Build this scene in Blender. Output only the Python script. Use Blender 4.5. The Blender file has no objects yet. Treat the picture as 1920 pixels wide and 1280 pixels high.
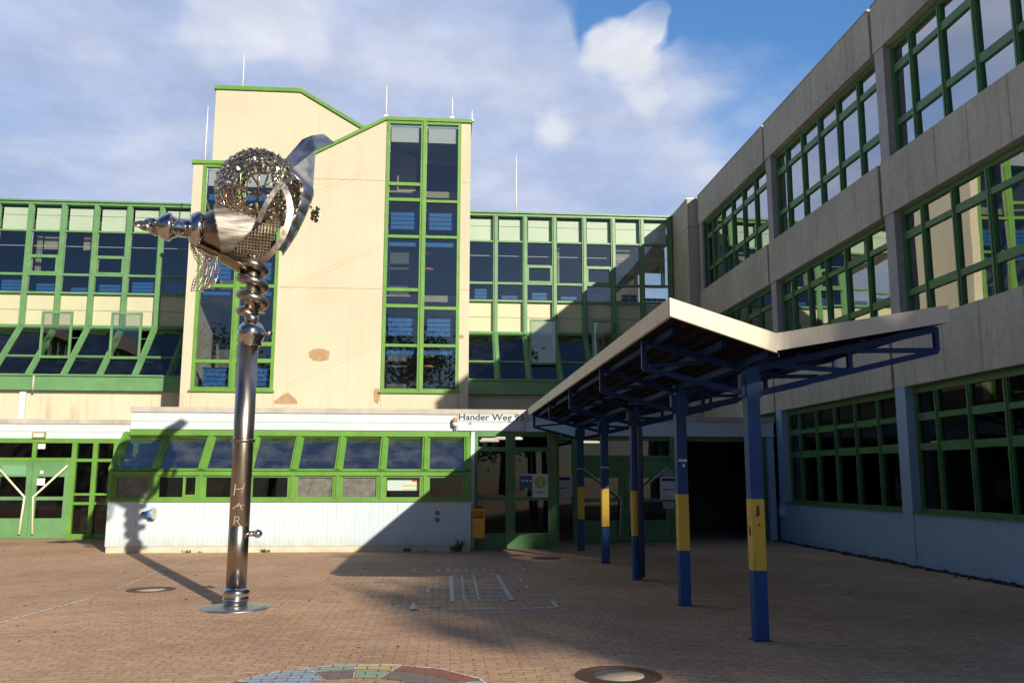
import bpy, bmesh, math, random
from mathutils import Vector, Matrix
random.seed(7)
SC = bpy.context.scene
COL = SC.collection

# ------------------------------------------------------------------ camera
FPX, YAW, PITCH, ROLL = 1627.0, 0.0799345, 0.154666, 0.002096
CAM = Vector((0, 0, 1.6))
cf = Vector((math.sin(YAW)*math.cos(PITCH), math.cos(YAW)*math.cos(PITCH), math.sin(PITCH)))
cr = Vector((math.cos(YAW), -math.sin(YAW), 0))
cu = cr.cross(cf)
cr, cu = math.cos(ROLL)*cr+math.sin(ROLL)*cu, -math.sin(ROLL)*cr+math.cos(ROLL)*cu

def ray(px, py):
    return (px-960)/FPX*cr-(py-640)/FPX*cu+cf
def at(px, py, x=None, y=None, z=None):
    """point seen at a photo pixel on a known real plane (survey of the place)"""
    d = ray(px, py)
    if x is not None: t = (x-CAM.x)/d.x
    elif y is not None: t = (y-CAM.y)/d.y
    else: t = (z-CAM.z)/d.z
    return CAM+t*d

cd = bpy.data.cameras.new('camera')
cam = bpy.data.objects.new('camera', cd); COL.objects.link(cam)
cd.sensor_width = 36; cd.lens = FPX/1920*36; cd.clip_end = 3000; cd.clip_start = 0.05
m = Matrix((cr, cu, -cf)).transposed().to_4x4(); m.translation = CAM
cam.matrix_world = m
SC.camera = cam

# ------------------------------------------------------------------ materials
def nodes(name):
    mt = bpy.data.materials.new(name); mt.use_nodes = True
    nt = mt.node_tree
    return mt, nt, nt.nodes['Principled BSDF']
def lk(nt, a, b): nt.links.new(a, b)
def nd(nt, t, **k):
    n = nt.nodes.new(t)
    for a, v in k.items():
        if a.startswith('i_'): n.inputs[a[2:].replace('_', ' ')].default_value = v
        else: setattr(n, a, v)
    return n
def pos(nt, sc=(1, 1, 1)):
    g = nd(nt, 'ShaderNodeNewGeometry'); mp = nd(nt, 'ShaderNodeMapping')
    mp.inputs['Scale'].default_value = sc
    lk(nt, g.outputs['Position'], mp.inputs['Vector'])
    return mp.outputs['Vector']
def noise(nt, vec, scale, detail=4, rough=.55):
    n = nd(nt, 'ShaderNodeTexNoise'); n.inputs['Scale'].default_value = scale
    n.inputs['Detail'].default_value = detail; n.inputs['Roughness'].default_value = rough
    lk(nt, vec, n.inputs['Vector']); return n.outputs['Fac']
def mrange(nt, v, a, b, c=0., d=1.):
    n = nd(nt, 'ShaderNodeMapRange'); n.inputs[1].default_value = a; n.inputs[2].default_value = b
    n.inputs[3].default_value = c; n.inputs[4].default_value = d
    lk(nt, v, n.inputs[0]); return n.outputs[0]
def mixc(nt, f, a, b, mode='MIX'):
    n = nd(nt, 'ShaderNodeMix', data_type='RGBA', blend_type=mode)
    for s, v in ((n.inputs[0], f), (n.inputs[6], a), (n.inputs[7], b)):
        if isinstance(v, (int, float)): s.default_value = v
        elif isinstance(v, tuple): s.default_value = v if len(v) == 4 else (*v, 1)
        else: lk(nt, v, s)
    return n.outputs[2]
def math_(nt, op, a, b=None):
    n = nd(nt, 'ShaderNodeMath', operation=op)
    for s, v in ((n.inputs[0], a), (n.inputs[1], b)):
        if v is None: continue
        if isinstance(v, (int, float)): s.default_value = v
        else: lk(nt, v, s)
    return n.outputs[0]
def bump(nt, bs, h, strength=.3, dist=.01):
    b = nd(nt, 'ShaderNodeBump'); b.inputs['Strength'].default_value = strength; b.inputs['Distance'].default_value = dist
    lk(nt, h, b.inputs['Height']); lk(nt, b.outputs[0], bs.inputs['Normal'])

def paint(name, col, rough=.45, var=.18, scale=3., dirt=None, met=0., spec=.5):
    mt, nt, bs = nodes(name)
    v = pos(nt)
    n = noise(nt, v, scale, 5, .6)
    f = mrange(nt, n, .3, .7, 1-var, 1+var*.4)
    c = mixc(nt, 1., col, f, 'MULTIPLY')
    if dirt:
        n2 = noise(nt, pos(nt, (5, 5, .7)), 1.6, 6, .65)
        c = mixc(nt, mrange(nt, n2, .52, .78, 0, dirt[1]), c, dirt[0])
    lk(nt, c, bs.inputs['Base Color'])
    bs.inputs['Roughness'].default_value = rough; bs.inputs['Metallic'].default_value = met
    bs.inputs['Specular IOR Level'].default_value = spec
    return mt
def flat(name, col, rough=.6, met=0., emit=None):
    mt, nt, bs = nodes(name)
    bs.inputs['Base Color'].default_value = (*col, 1); bs.inputs['Roughness'].default_value = rough
    bs.inputs['Metallic'].default_value = met
    if emit:
        bs.inputs['Emission Color'].default_value = (*col, 1); bs.inputs['Emission Strength'].default_value = emit
    return mt

GREEN = paint('green_paint', (.125, .30, .05), .4, .2, 2.5, ((.16, .17, .07), .45))
GREENW = paint('green_wing_paint', (.125, .28, .12), .4, .2, 2.5, ((.10, .2, .1), .35))
GREEND = paint('green_shaded_paint', (.075, .22, .075), .45, .25, 3., ((.05, .08, .05), .5))  # same green paint, its colour darkened for the frames standing in shade
BLUE = paint('blue_post_paint', (.008, .06, .22), .45, .15, 6., ((.008, .03, .1), .4), spec=.25)
BLUET = paint('blue_truss_shaded', (.006, .035, .15), .5, .2, 6., spec=.2)  # post blue again, darkened in the colour for shade under the canopy roof
YELLOW = paint('yellow_band_paint', (.62, .40, .025), .45, .12, 5., ((.2, .12, .04), .45))
ORANGE = paint('orange_bin_paint', (.95, .40, .03), .4, .15, 5.)
WHITE = paint('white_panel', (.52, .61, .67), .5, .07, 1.3, ((.42, .40, .32), .25))
FLASH = paint('flashing_metal', (.46, .43, .40), .6, .25, 2., ((.25, .22, .18), .5))
LBLUE = paint('light_blue_paint', (.30, .46, .62), .6, .1, 1.5, ((.22, .27, .3), .35))
FASCIA = paint('canopy_fascia', (.68, .63, .51), .55, .12, 2., ((.42, .36, .24), .45))
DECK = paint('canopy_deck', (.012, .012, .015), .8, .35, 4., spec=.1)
DARKM = flat('dark_metal', (.02, .02, .022), .5)
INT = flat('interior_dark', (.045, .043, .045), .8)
INTM = flat('interior_grey', (.12, .12, .12), .8)
INTC = paint('interior_cream', (.42, .37, .27), .8, .1)
BLUER = paint('blue_radiator', (.035, .16, .48), .4, .1, 4.)
TAN = flat('tan_lamp', (.62, .36, .14), .5)
CREAMP = paint('spandrel_panel', (.50, .50, .34), .5, .06, 1.5, ((.45, .44, .33), .3))
CREAMT = paint('spandrel_top', (.50, .54, .44), .5, .06, 1.5)
DUST = paint('dusty_glass', (.16, .155, .14), .35, .45, 9.)
STEELROD = flat('rod_white', (.75, .75, .75), .4)
PAPER = flat('paper', (.62, .66, .70), .7)
INK = flat('ink', (.02, .02, .025), .6)
BAR = flat('handle_cream', (.72, .66, .50), .4)

def mat_glass(name, tint=.42, f0=.12, wav=.0015, dust=0.):
    """single sheet: Schlick mirror over clear transmission, the same from both sides"""
    mt = bpy.data.materials.new(name); mt.use_nodes = True; nt = mt.node_tree; nt.nodes.clear()
    out = nd(nt, 'ShaderNodeOutputMaterial'); mx = nd(nt, 'ShaderNodeMixShader')
    tr = nd(nt, 'ShaderNodeBsdfTransparent'); tr.inputs[0].default_value = (tint*.93, tint, tint*.98, 1)
    gl = nd(nt, 'ShaderNodeBsdfAnisotropic'); gl.inputs['Roughness'].default_value = .012
    gl.inputs[0].default_value = (1, 1, 1, 1)
    g = nd(nt, 'ShaderNodeNewGeometry'); dt = nd(nt, 'ShaderNodeVectorMath', operation='DOT_PRODUCT')
    lk(nt, g.outputs['Normal'], dt.inputs[0]); lk(nt, g.outputs['Incoming'], dt.inputs[1])
    k = math_(nt, 'SUBTRACT', 1., math_(nt, 'MINIMUM', math_(nt, 'ABSOLUTE', dt.outputs['Value']), 1.))
    fr = math_(nt, 'ADD', f0, math_(nt, 'MULTIPLY', math_(nt, 'POWER', k, 5.), 1-f0))
    if wav:
        b = nd(nt, 'ShaderNodeBump'); b.inputs['Strength'].default_value = 1.; b.inputs['Distance'].default_value = wav
        lk(nt, noise(nt, pos(nt), 1.1, 1, .4), b.inputs['Height']); lk(nt, b.outputs[0], gl.inputs['Normal'])
    lk(nt, fr, mx.inputs[0]); lk(nt, tr.outputs[0], mx.inputs[1]); lk(nt, gl.outputs[0], mx.inputs[2])
    last = mx.outputs[0]
    if dust:
        df = nd(nt, 'ShaderNodeBsdfDiffuse'); df.inputs[0].default_value = (.42, .44, .45, 1); m2 = nd(nt, 'ShaderNodeMixShader')
        n = noise(nt, pos(nt, (1.2, 1, 2.2)), 1.7, 7, .62)
        lk(nt, mrange(nt, n, .42, .75, dust*.25, dust*2), m2.inputs[0]); lk(nt, last, m2.inputs[1]); lk(nt, df.outputs[0], m2.inputs[2]); last = m2.outputs[0]
    lk(nt, last, out.inputs[0]); return mt
GLASS = mat_glass('window_glass', .70, .16)
GLASSC = mat_glass('clear_glass', .93, .04, 0.)
GLASSR = mat_glass('window_glass_right', .4, .50)
GLASSV = mat_glass('slanted_glass', .35, .42, .001, .07)
GLASSW = mat_glass('sloping_wing_glass', .25, .13, .001, .012)
GLASSD = mat_glass('door_glass', .35, .05)

def mat_concrete(name, col, streak=.5, axis='y'):
    mt, nt, bs = nodes(name)
    v = pos(nt)
    n1 = noise(nt, v, .6, 6, .6); n2 = noise(nt, v, 9, 5, .6)
    n3 = noise(nt, pos(nt, (4.5, 4.5, .18)), 1.3, 6, .65)
    c = mixc(nt, 1., col, mrange(nt, n1, .3, .7, .82, 1.12), 'MULTIPLY')
    c = mixc(nt, 1., c, mrange(nt, n2, .25, .75, .85, 1.1), 'MULTIPLY')
    c = mixc(nt, mrange(nt, n3, .5, .72, 0, streak), c, (col[0]*.38, col[1]*.35, col[2]*.32))
    n4 = noise(nt, pos(nt, (14, 14, .9)), 1.0, 3, .5)
    c = mixc(nt, mrange(nt, n4, .64, .72, 0, streak*.7), c, (col[0]*.3, col[1]*.3, col[2]*.3))
    lk(nt, c, bs.inputs['Base Color']); bs.inputs['Roughness'].default_value = .85
    bs.inputs['Specular IOR Level'].default_value = .25
    bump(nt, bs, n2, .35, .008)
    return mt
CONC = mat_concrete('precast_concrete', (.52, .495, .41), .32)
CONCP = mat_concrete('pillar_concrete', (.42, .42, .41), .25)
CONCD = mat_concrete('dark_concrete', (.2, .19, .18), .5)

def mat_cream():
    mt, nt, bs = nodes('cream_render'); v = pos(nt)
    n1 = noise(nt, v, .35, 5, .6); n2 = noise(nt, v, 30, 3, .6)
    n3 = noise(nt, pos(nt, (5, 5, .2)), 1.1, 6, .62)
    c = mixc(nt, 1., (.555, .51, .388), mrange(nt, n1, .3, .7, .89, 1.05), 'MULTIPLY')
    c = mixc(nt, mrange(nt, n3, .52, .8, 0, .45), c, (.47, .39, .27))
    g = nd(nt, 'ShaderNodeNewGeometry'); sp = nd(nt, 'ShaderNodeSeparateXYZ'); lk(nt, g.outputs['Position'], sp.inputs[0])
    rust = math_(nt, 'MULTIPLY', mrange(nt, noise(nt, pos(nt, (6, 6, .5)), 1.0, 4, .6), .54, .68, 0, .5), mrange(nt, sp.outputs[2], 4.5, 3.5, 0, 1))
    c = mixc(nt, rust, c, (.36, .23, .12))
    lk(nt, c, bs.inputs['Base Color']); bs.inputs['Roughness'].default_value = .85
    bs.inputs['Specular IOR Level'].default_value = .2
    bump(nt, bs, n2, .2, .004); return mt
CREAM = mat_cream()
PATCH = paint('bare_patch', (.40, .265, .15), .9, .25, 6.)
JOINT = flat('joint_line', (.42, .33, .2), .9)

def mat_white_wall():
    mt, nt, bs = nodes('white_profiled_wall'); v = pos(nt)
    g = nd(nt, 'ShaderNodeNewGeometry'); sp = nd(nt, 'ShaderNodeSeparateXYZ'); lk(nt, g.outputs['Position'], sp.inputs[0])
    n3 = noise(nt, pos(nt, (16, 16, .6)), 1.0, 4, .6)
    c = mixc(nt, mrange(nt, n3, .56, .75, 0, .3), (.50, .60, .67), (.36, .36, .30))
    spl = math_(nt, 'MULTIPLY', mrange(nt, noise(nt, v, 4., 6, .65), .35, .7, .15, 1.), mrange(nt, sp.outputs[2], .12, .42, .6, 0))
    c = mixc(nt, spl, c, (.34, .29, .22))
    rust = math_(nt, 'MULTIPLY', mrange(nt, noise(nt, pos(nt, (9, 9, 1.2)), 1., 4, .6), .66, .74, 0, .8), mrange(nt, sp.outputs[2], .3, 1., .1, .7))
    c = mixc(nt, rust, c, (.40, .28, .14))
    lk(nt, c, bs.inputs['Base Color']); bs.inputs['Roughness'].default_value = .5
    return mt
WWALL = mat_white_wall()

def mat_paving():
    mt, nt, bs = nodes('brick_paving'); v = pos(nt)
    # slight wander so courses are not ruler straight
    br = nd(nt, 'ShaderNodeTexBrick'); lk(nt, v, br.inputs['Vector'])
    br.inputs['Scale'].default_value = 1.; br.inputs['Mortar Size'].default_value = .005
    br.inputs['Mortar Smooth'].default_value = .4; br.inputs['Bias'].default_value = 0
    br.inputs['Brick Width'].default_value = .2; br.inputs['Row Height'].default_value = .1
    br.inputs['Color1'].default_value = (.49, .305, .19, 1); br.inputs['Color2'].default_value = (.57, .375, .24, 1)
    br.inputs['Mortar'].default_value = (.22, .145, .10, 1)
    n1 = noise(nt, v, .35, 6, .62); n2 = noise(nt, v, 14, 5, .7); n3 = noise(nt, v, 2.2, 5, .6)
    c = mixc(nt, 1., br.outputs['Color'], mrange(nt, n1, .3, .7, .74, 1.2), 'MULTIPLY')
    c = mixc(nt, 1., c, mrange(nt, n2, .25, .75, .72, 1.22), 'MULTIPLY')
    c = mixc(nt, mrange(nt, n3, .58, .8, 0, .35), c, (.30, .20, .14))
    n4 = noise(nt, pos(nt, (.5, 2.2, 1)), .8, 4, .6)
    c = mixc(nt, mrange(nt, n4, .56, .72, 0, .3), c, (.52, .36, .26))
    n5 = noise(nt, v, 5.5, 3, .5)
    c = mixc(nt, mrange(nt, n5, .68, .74, 0, .45), c, (.16, .115, .085))
    # dark nicks at the paver corners
    ch = nd(nt, 'ShaderNodeTexVoronoi', distance='EUCLIDEAN'); ch.inputs['Scale'].default_value = 7.5; ch.inputs['Randomness'].default_value = .35
    lk(nt, v, ch.inputs['Vector'])
    nick = mrange(nt, ch.outputs['Distance'], .085, .14, 1, 0)
    c = mixc(nt, math_(nt, 'MULTIPLY', nick, .75), c, (.07, .045, .035))
    lk(nt, c, bs.inputs['Base Color']); bs.inputs['Roughness'].default_value = .85
    bs.inputs['Specular IOR Level'].default_value = .2
    h = math_(nt, 'ADD', math_(nt, 'MULTIPLY', br.outputs['Fac'], -1.), math_(nt, 'MULTIPLY', n2, .8))
    bump(nt, bs, math_(nt, 'SUBTRACT', h, nick), .25, .008); return mt
PAVE = mat_paving()

def mat_worn(name, col, keep=.55, wear=10.):
    """worn paint on paving: ragged, shows the pavers' own colour where it has gone"""
    mt, nt, bs = nodes(name); v = pos(nt)
    n = noise(nt, v, wear, 6, .7)
    br = nd(nt, 'ShaderNodeTexBrick'); lk(nt, v, br.inputs['Vector']); br.inputs['Scale'].default_value = 1.
    br.inputs['Mortar Size'].default_value = .0075; br.inputs['Brick Width'].default_value = .2; br.inputs['Row Height'].default_value = .1
    br.inputs['Color1'].default_value = (*col, 1); br.inputs['Color2'].default_value = (*[min(1, q*1.1) for q in col], 1)
    br.inputs['Mortar'].default_value = (.16, .11, .08, 1)
    c = mixc(nt, mrange(nt, n, keep-.08, keep+.08, 0, 1), br.outputs['Color'], (.38, .235, .15))
    lk(nt, c, bs.inputs['Base Color']); bs.inputs['Roughness'].default_value = .85; return mt

def mat_metal(name, col, rough, nscale=8., rvar=.12, bumpd=0., stretch=(1, 1, 1)):
    mt, nt, bs = nodes(name); n = noise(nt, pos(nt, stretch), nscale, 5, .6)
    bs.inputs['Metallic'].default_value = 1.
    lk(nt, mixc(nt, 1., col, mrange(nt, n, .3, .7, .75, 1.1), 'MULTIPLY'), bs.inputs['Base Color'])
    lk(nt, mrange(nt, n, .3, .7, max(.02, rough-rvar), rough+rvar), bs.inputs['Roughness'])
    if bumpd: bump(nt, bs, n, .6, bumpd)
    return mt
STEEL = mat_metal('stainless_pole', (.42, .37, .32), .27, 5., .08, 0, (1, 1, .2))
CHROME = mat_metal('polished_steel', (.62, .60, .58), .12, 6., .06)
BRUSH = mat_metal('brushed_sheet', (.34, .32, .295), .58, 14., .12, .012, (.3, 1, 3.))
PLATE = mat_metal('grey_steel_plate', (.50, .51, .53), .40, 4., .1)
BROWNM = mat_metal('browned_steel', (.34, .27, .20), .28, 10., .1)
MESHM = mat_metal('wire_mesh_metal', (.60, .54, .44), .42, 10., .1)
SCALE_M = mat_metal('hammered_scales', (.58, .48, .36), .25, 25., .06, .004)
IRON = paint('rusty_iron', (.11, .055, .035), .7, .35, 12.)
IRONL = paint('cover_concrete', (.46, .36, .27), .85, .2, 10.)
LEAF = paint('leaf', (.055, .095, .028), .6, .35, 1.5)
BARK = paint('bark', (.09, .065, .045), .9, .3, 5.)
MOSS = paint('moss_gravel', (.035, .035, .028), .95, .5, 8.)
WEED = paint('weed_leaf', (.07, .12, .03), .6, .3, 8.)

# ------------------------------------------------------------------ mesh helpers
class MB:
    def __init__(s): s.v = []; s.f = []; s.sm = []; s.mi = []; s.cur = 0
    def add(s, vs, fs, smooth=False):
        o = len(s.v); s.v += [Vector(p) for p in vs]
        for f in fs: s.f.append([o+i for i in f]); s.sm.append(smooth); s.mi.append(s.cur)
    def hexa(s, p):
        s.add(p, [(0, 3, 2, 1), (4, 5, 6, 7), (0, 1, 5, 4), (1, 2, 6, 5), (2, 3, 7, 6), (3, 0, 4, 7)])
    def box(s, x0, x1, y0, y1, z0, z1):
        s.hexa([(x0, y0, z0), (x1, y0, z0), (x1, y1, z0), (x0, y1, z0), (x0, y0, z1), (x1, y0, z1), (x1, y1, z1), (x0, y1, z1)])
    def blk(s, F, a0, a1, b0, b1, d0, d1):
        s.hexa([F(a0, b0, d0), F(a1, b0, d0), F(a1, b0, d1), F(a0, b0, d1), F(a0, b1, d0), F(a1, b1, d0), F(a1, b1, d1), F(a0, b1, d1)])
    def pane(s, F, a0, a1, b0, b1, d, tilt=.0):
        r = lambda: d+random.uniform(-tilt, tilt)
        t1, t2 = random.uniform(-tilt, tilt), random.uniform(-tilt, tilt)
        p = [Vector(F(a0, b0, d-t1-t2)), Vector(F(a1, b0, d+t1-t2)), Vector(F(a1, b1, d+t1+t2)), Vector(F(a0, b1, d-t1+t2))]
        nrm = (p[1]-p[0]).cross(p[3]-p[0]); out = Vector(F(a0, b0, d+1))-Vector(F(a0, b0, d))
        s.add(p, [(0, 1, 2, 3) if nrm.dot(out) > 0 else (3, 2, 1, 0)])
    def beam(s, p, q, w, h, up=(0, 0, 1)):
        p, q, up = Vector(p), Vector(q), Vector(up); d = (q-p).normalized()
        x = d.cross(up).normalized()*(w/2); y = x.cross(d).normalized()*(h/2)
        s.hexa([p-x-y, p+x-y, p+x+y, p-x+y, q-x-y, q+x-y, q+x+y, q-x+y])
    def tube(s, pts, r, n=10, cap=True, smooth=True):
        pts = [Vector(p) for p in pts]; rs = r if isinstance(r, (list, tuple)) else [r]*len(pts)
        o = len(s.v); prev = None
        for i, p in enumerate(pts):
            d = (pts[min(i+1, len(pts)-1)]-pts[max(i-1, 0)]).normalized()
            if prev is None:
                u = Vector((0, 0, 1)) if abs(d.z) < .9 else Vector((1, 0, 0))
                x = d.cross(u).normalized()
            else: x = (prev-d*prev.dot(d)).normalized()
            prev = x; y = d.cross(x)
            for k in range(n):
                a = 2*math.pi*k/n; s.v.append(p+rs[i]*(math.cos(a)*x+math.sin(a)*y))
        for i in range(len(pts)-1):
            for k in range(n):
                k2 = (k+1) % n
                s.f.append([o+i*n+k, o+i*n+k2, o+(i+1)*n+k2, o+(i+1)*n+k]); s.sm.append(smooth); s.mi.append(s.cur)
        if cap:
            s.f.append([o+k for k in range(n)][::-1]); s.sm.append(False); s.mi.append(s.cur)
            s.f.append([o+(len(pts)-1)*n+k for k in range(n)]); s.sm.append(False); s.mi.append(s.cur)
    def lathe(s, base, axis, prof, n=32, cap=True, smooth=True):
        base, axis = Vector(base), Vector(axis).normalized()
        u = Vector((0, 0, 1)) if abs(axis.z) < .9 else Vector((1, 0, 0))
        x = axis.cross(u).normalized(); y = axis.cross(x); o = len(s.v)
        for (t, r) in prof:
            for k in range(n):
                a = 2*math.pi*k/n; s.v.append(base+axis*t+max(r, 1e-4)*(math.cos(a)*x+math.sin(a)*y))
        for i in range(len(prof)-1):
            for k in range(n):
                k2 = (k+1) % n
                s.f.append([o+i*n+k, o+i*n+k2, o+(i+1)*n+k2, o+(i+1)*n+k]); s.sm.append(smooth); s.mi.append(s.cur)
        if cap:
            s.f.append([o+k for k in range(n)][::-1]); s.sm.append(False); s.mi.append(s.cur)
            s.f.append([o+(len(prof)-1)*n+k for k in range(n)]); s.sm.append(False); s.mi.append(s.cur)
    def plate(s, pts, nrm, th):
        """polygon with thickness"""
        pts = [Vector(p) for p in pts]; t = Vector(nrm).normalized()*th; n = len(pts)
        s.add(pts+[p+t for p in pts], [tuple(range(n))[::-1], tuple(range(n, 2*n))]+[(i, (i+1) % n, n+(i+1) % n, n+i) for i in range(n)])
    def build(s, name, mat, parent=None, recalc=True, flatfix=False):
        w = wloc(parent); me = bpy.data.meshes.new(name)
        me.from_pydata([tuple(v-w) for v in s.v], [], s.f)
        for mt in (mat if isinstance(mat, (list, tuple)) else [mat]): me.materials.append(mt)
        me.polygons.foreach_set('use_smooth', s.sm); me.polygons.foreach_set('material_index', s.mi)
        if recalc:
            b = bmesh.new(); b.from_mesh(me); bmesh.ops.recalc_face_normals(b, faces=b.faces); b.to_mesh(me); b.free()
        me.validate(); me.update()
        o = bpy.data.objects.new(name, me); COL.objects.link(o)
        if parent: o.parent = parent
        return o
def wloc(o):
    w = Vector((0, 0, 0))
    while o: w = w+o.location; o = o.parent
    return w
def tag(o, label=None, cat=None, group=None, kind=None):
    if label: o['label'] = label
    if cat: o['category'] = cat
    if group: o['group'] = group
    if kind: o['kind'] = kind
    return o
def thing(name, loc, label, cat, group=None):
    o = bpy.data.objects.new(name, None); o.location = loc; o.empty_display_size = .3; COL.objects.link(o)
    return tag(o, label, cat, group)
def part(name, mat, parent, fn, **k):
    mb = MB(); fn(mb); return mb.build(name, mat, parent, **k)
def WX(Y): return lambda a, b, d: (a, Y-d, b)       # wall facing the camera, a along X, b = height
def WY(X): return lambda a, b, d: (X-d, a, b)       # wall facing -X, a along Y
def WS(Yt, Zt, Yb, Zb):                              # slanted glazing, b: 0 top .. 1 foot
    n = Vector((0, -(Zt-Zb), (Yt-Yb))).normalized()
    if n.y > 0: n = -n
    def F(a, b, d): return (a, Yt+(Yb-Yt)*b+n.y*d, Zt+(Zb-Zt)*b+n.z*d)
    return F

# ------------------------------------------------------------------ ground
mb = MB(); mb.add([(-250, -250, 0), (250, -250, 0), (250, 250, 0), (-250, 250, 0)], [(0, 1, 2, 3)])
tag(mb.build('ground', PAVE, recalc=False), kind='structure')

# ------------------------------------------------------------------ stair tower
TY = 26.0
tower = thing('stair_tower', (-3.4, TY, 0), 'tall cream stair tower with two green framed window strips and a zigzag roof edge', 'tower')
F = WX(TY)
XL, XR = -7.66, .77
def rooftop(x):   # front roof line
    if x < -4.75: return 11.0
    if x < -1.87: return 11.0+(x+4.75)/(2.88)*1.6
    return 12.6
def twall(mb):
    B = 3.0
    mb.box(XL, -7.36, TY, TY+.3, B, 11.0)                       # left edge pier
    mb.box(-7.36, -4.985, TY, TY+.3, B, 4.08)                   # under left strip
    # blank centre panel, sloping top
    for dy in (0,):
        p = [(-4.985, B), (-1.845, B), (-1.845, 12.6), (-4.75, 11.0), (-4.985, 11.0)]
        mb.plate([(x, TY, z) for x, z in p], (0, 1, 0), .3)
    mb.box(-1.845, .475, TY, TY+.3, B, 4.08)
    mb.box(.475, XR, TY, TY+.3, B, 12.6)
    # flanks and back
    mb.box(XR-.25, XR, TY+.302, 30.4, B, 12.6)
    mb.box(XL, XL+.25, TY+.302, 30.4, B, 11.0)
part('wall', CREAM, tower, twall)
def tcap(mb):
    z = [(-7.71, 11.0), (-4.78, 11.0), (-1.88, 12.6), (.81, 12.6)]
    for (x0, z0), (x1, z1) in zip(z, z[1:]):
        mb.hexa([(x0, TY-.07, z0), (x1, TY-.07, z1), (x1, TY+.34, z1), (x0, TY+.34, z0), (x0, TY-.07, z0+.11), (x1, TY-.07, z1+.11), (x1, TY+.34, z1+.11), (x0, TY+.34, z0+.11)])
    mb.box(.77, .81, TY+.345, 30.4, 12.58, 12.71)
part('roof_edge', GREEN, tower, tcap)
part('roof', FLASH, tower, lambda mb: [
     mb.hexa([(XL+.26, TY+.4, 10.85), (-4.78, TY+.4, 10.85), (-4.78, 30.3, 10.85), (XL+.26, 30.3, 10.85), (XL+.26, TY+.4, 10.95), (-4.78, TY+.4, 10.95), (-4.78, 30.3, 10.95), (XL+.26, 30.3, 10.95)]),
     mb.hexa([(-4.77, TY+.4, 10.85), (-1.88, TY+.4, 12.45), (-1.88, 30.3, 12.45), (-4.77, 30.3, 10.85), (-4.77, TY+.4, 10.95), (-1.88, TY+.4, 12.55), (-1.88, 30.3, 12.55), (-4.77, 30.3, 10.95)]),
     mb.box(-1.87, XR-.26, TY+.4, 30.3, 12.45, 12.55)])
# the taller volume behind
BY = 28.2
def tback(mb):
    p = [(-7.72, 10.96), (-1.0, 10.96), (-1.0, 12.2), (-2.0, 12.72), (-4.92, 14.44), (-7.72, 14.44)]
    mb.plate([(x, BY, z) for x, z in p], (0, 1, 0), 2.2)
part('upper_wall', CREAM, tower, tback)
def tbcap(mb):
    z = [(-7.78, 14.42), (-4.92, 14.42), (-1.6, 12.46)]
    for (x0, z0), (x1, z1) in zip(z, z[1:]):
        mb.hexa([(x0, BY-.07, z0), (x1, BY-.07, z1), (x1, BY+2.25, z1), (x0, BY+2.25, z0), (x0, BY-.07, z0+.13), (x1, BY-.07, z1+.13), (x1, BY+2.25, z1+.13), (x0, BY+2.25, z0+.13)])
part('upper_roof_edge', GREEN, tower, tbcap)
def hair(mb):   # fine joints in the render, cut 3 mm proud
    for z in (10.63, 7.21):
        mb.box(-4.93, -1.88, TY-.003, TY+.01, z, z+.022)
        mb.box(.49, .765, TY-.003, TY+.01, z+.02, z+.04)
    for x in (-7.655, -7.35, -4.98, -1.85, .46):
        mb.box(x, x+.02, TY-.003, TY+.01, 3.05, 4.02)
    mb.box(-7.6, .7, TY-.004, TY+.01, 3.32, 3.34)
    q = lambda a, b: at(*a, y=TY)-at(*b, y=TY)
part('render_joint', JOINT, tower, hair)
for a, b in (((528, 540), (715, 458)), ((535, 722), (708, 640)), ((600, 356), (690, 318))):
    P, Q = at(*a, y=TY-.001), at(*b, y=TY-.001)
    for dz in (0, .13): part('cable', JOINT, tower, lambda mb: mb.beam((P.x, TY, P.z-dz), (Q.x, TY, Q.z-dz), .006, .009))
def patches(mb):
    def blob(cx, cy, w, h, n=26, flat_b=False, seed=1):
        rnd = random.Random(seed); c = at(cx, cy, y=TY); sx = w/FPX*TY/2; sz = h/FPX*TY/2; pts = []
        for i in range(n):
            a = 2*math.pi*i/n; e = 2.6
            ca, sa = math.cos(a), math.sin(a)
            r = (abs(ca)**e+abs(sa)**e)**(-1/e)*rnd.uniform(.86, 1.06)
            zz = sa*r
            if flat_b: zz = max(zz, -.35); r2 = 1-.55*max(0, zz)
            else: r2 = 1
            pts.append((c.x+ca*r*sx*r2, TY-.002, c.z+zz*sz))
        mb.plate(pts, (0, 1, 0), .012)
    blob(*PT)
for PT in ((599, 665, 40, 24, 40, False, 3), (537, 752, 44, 30, 30, True, 4), (706, 742, 12, 30, 24, False, 5), (865, 631, 10, 8, 14, False, 6)): part('bare_patch', PATCH, tower, patches)

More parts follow.
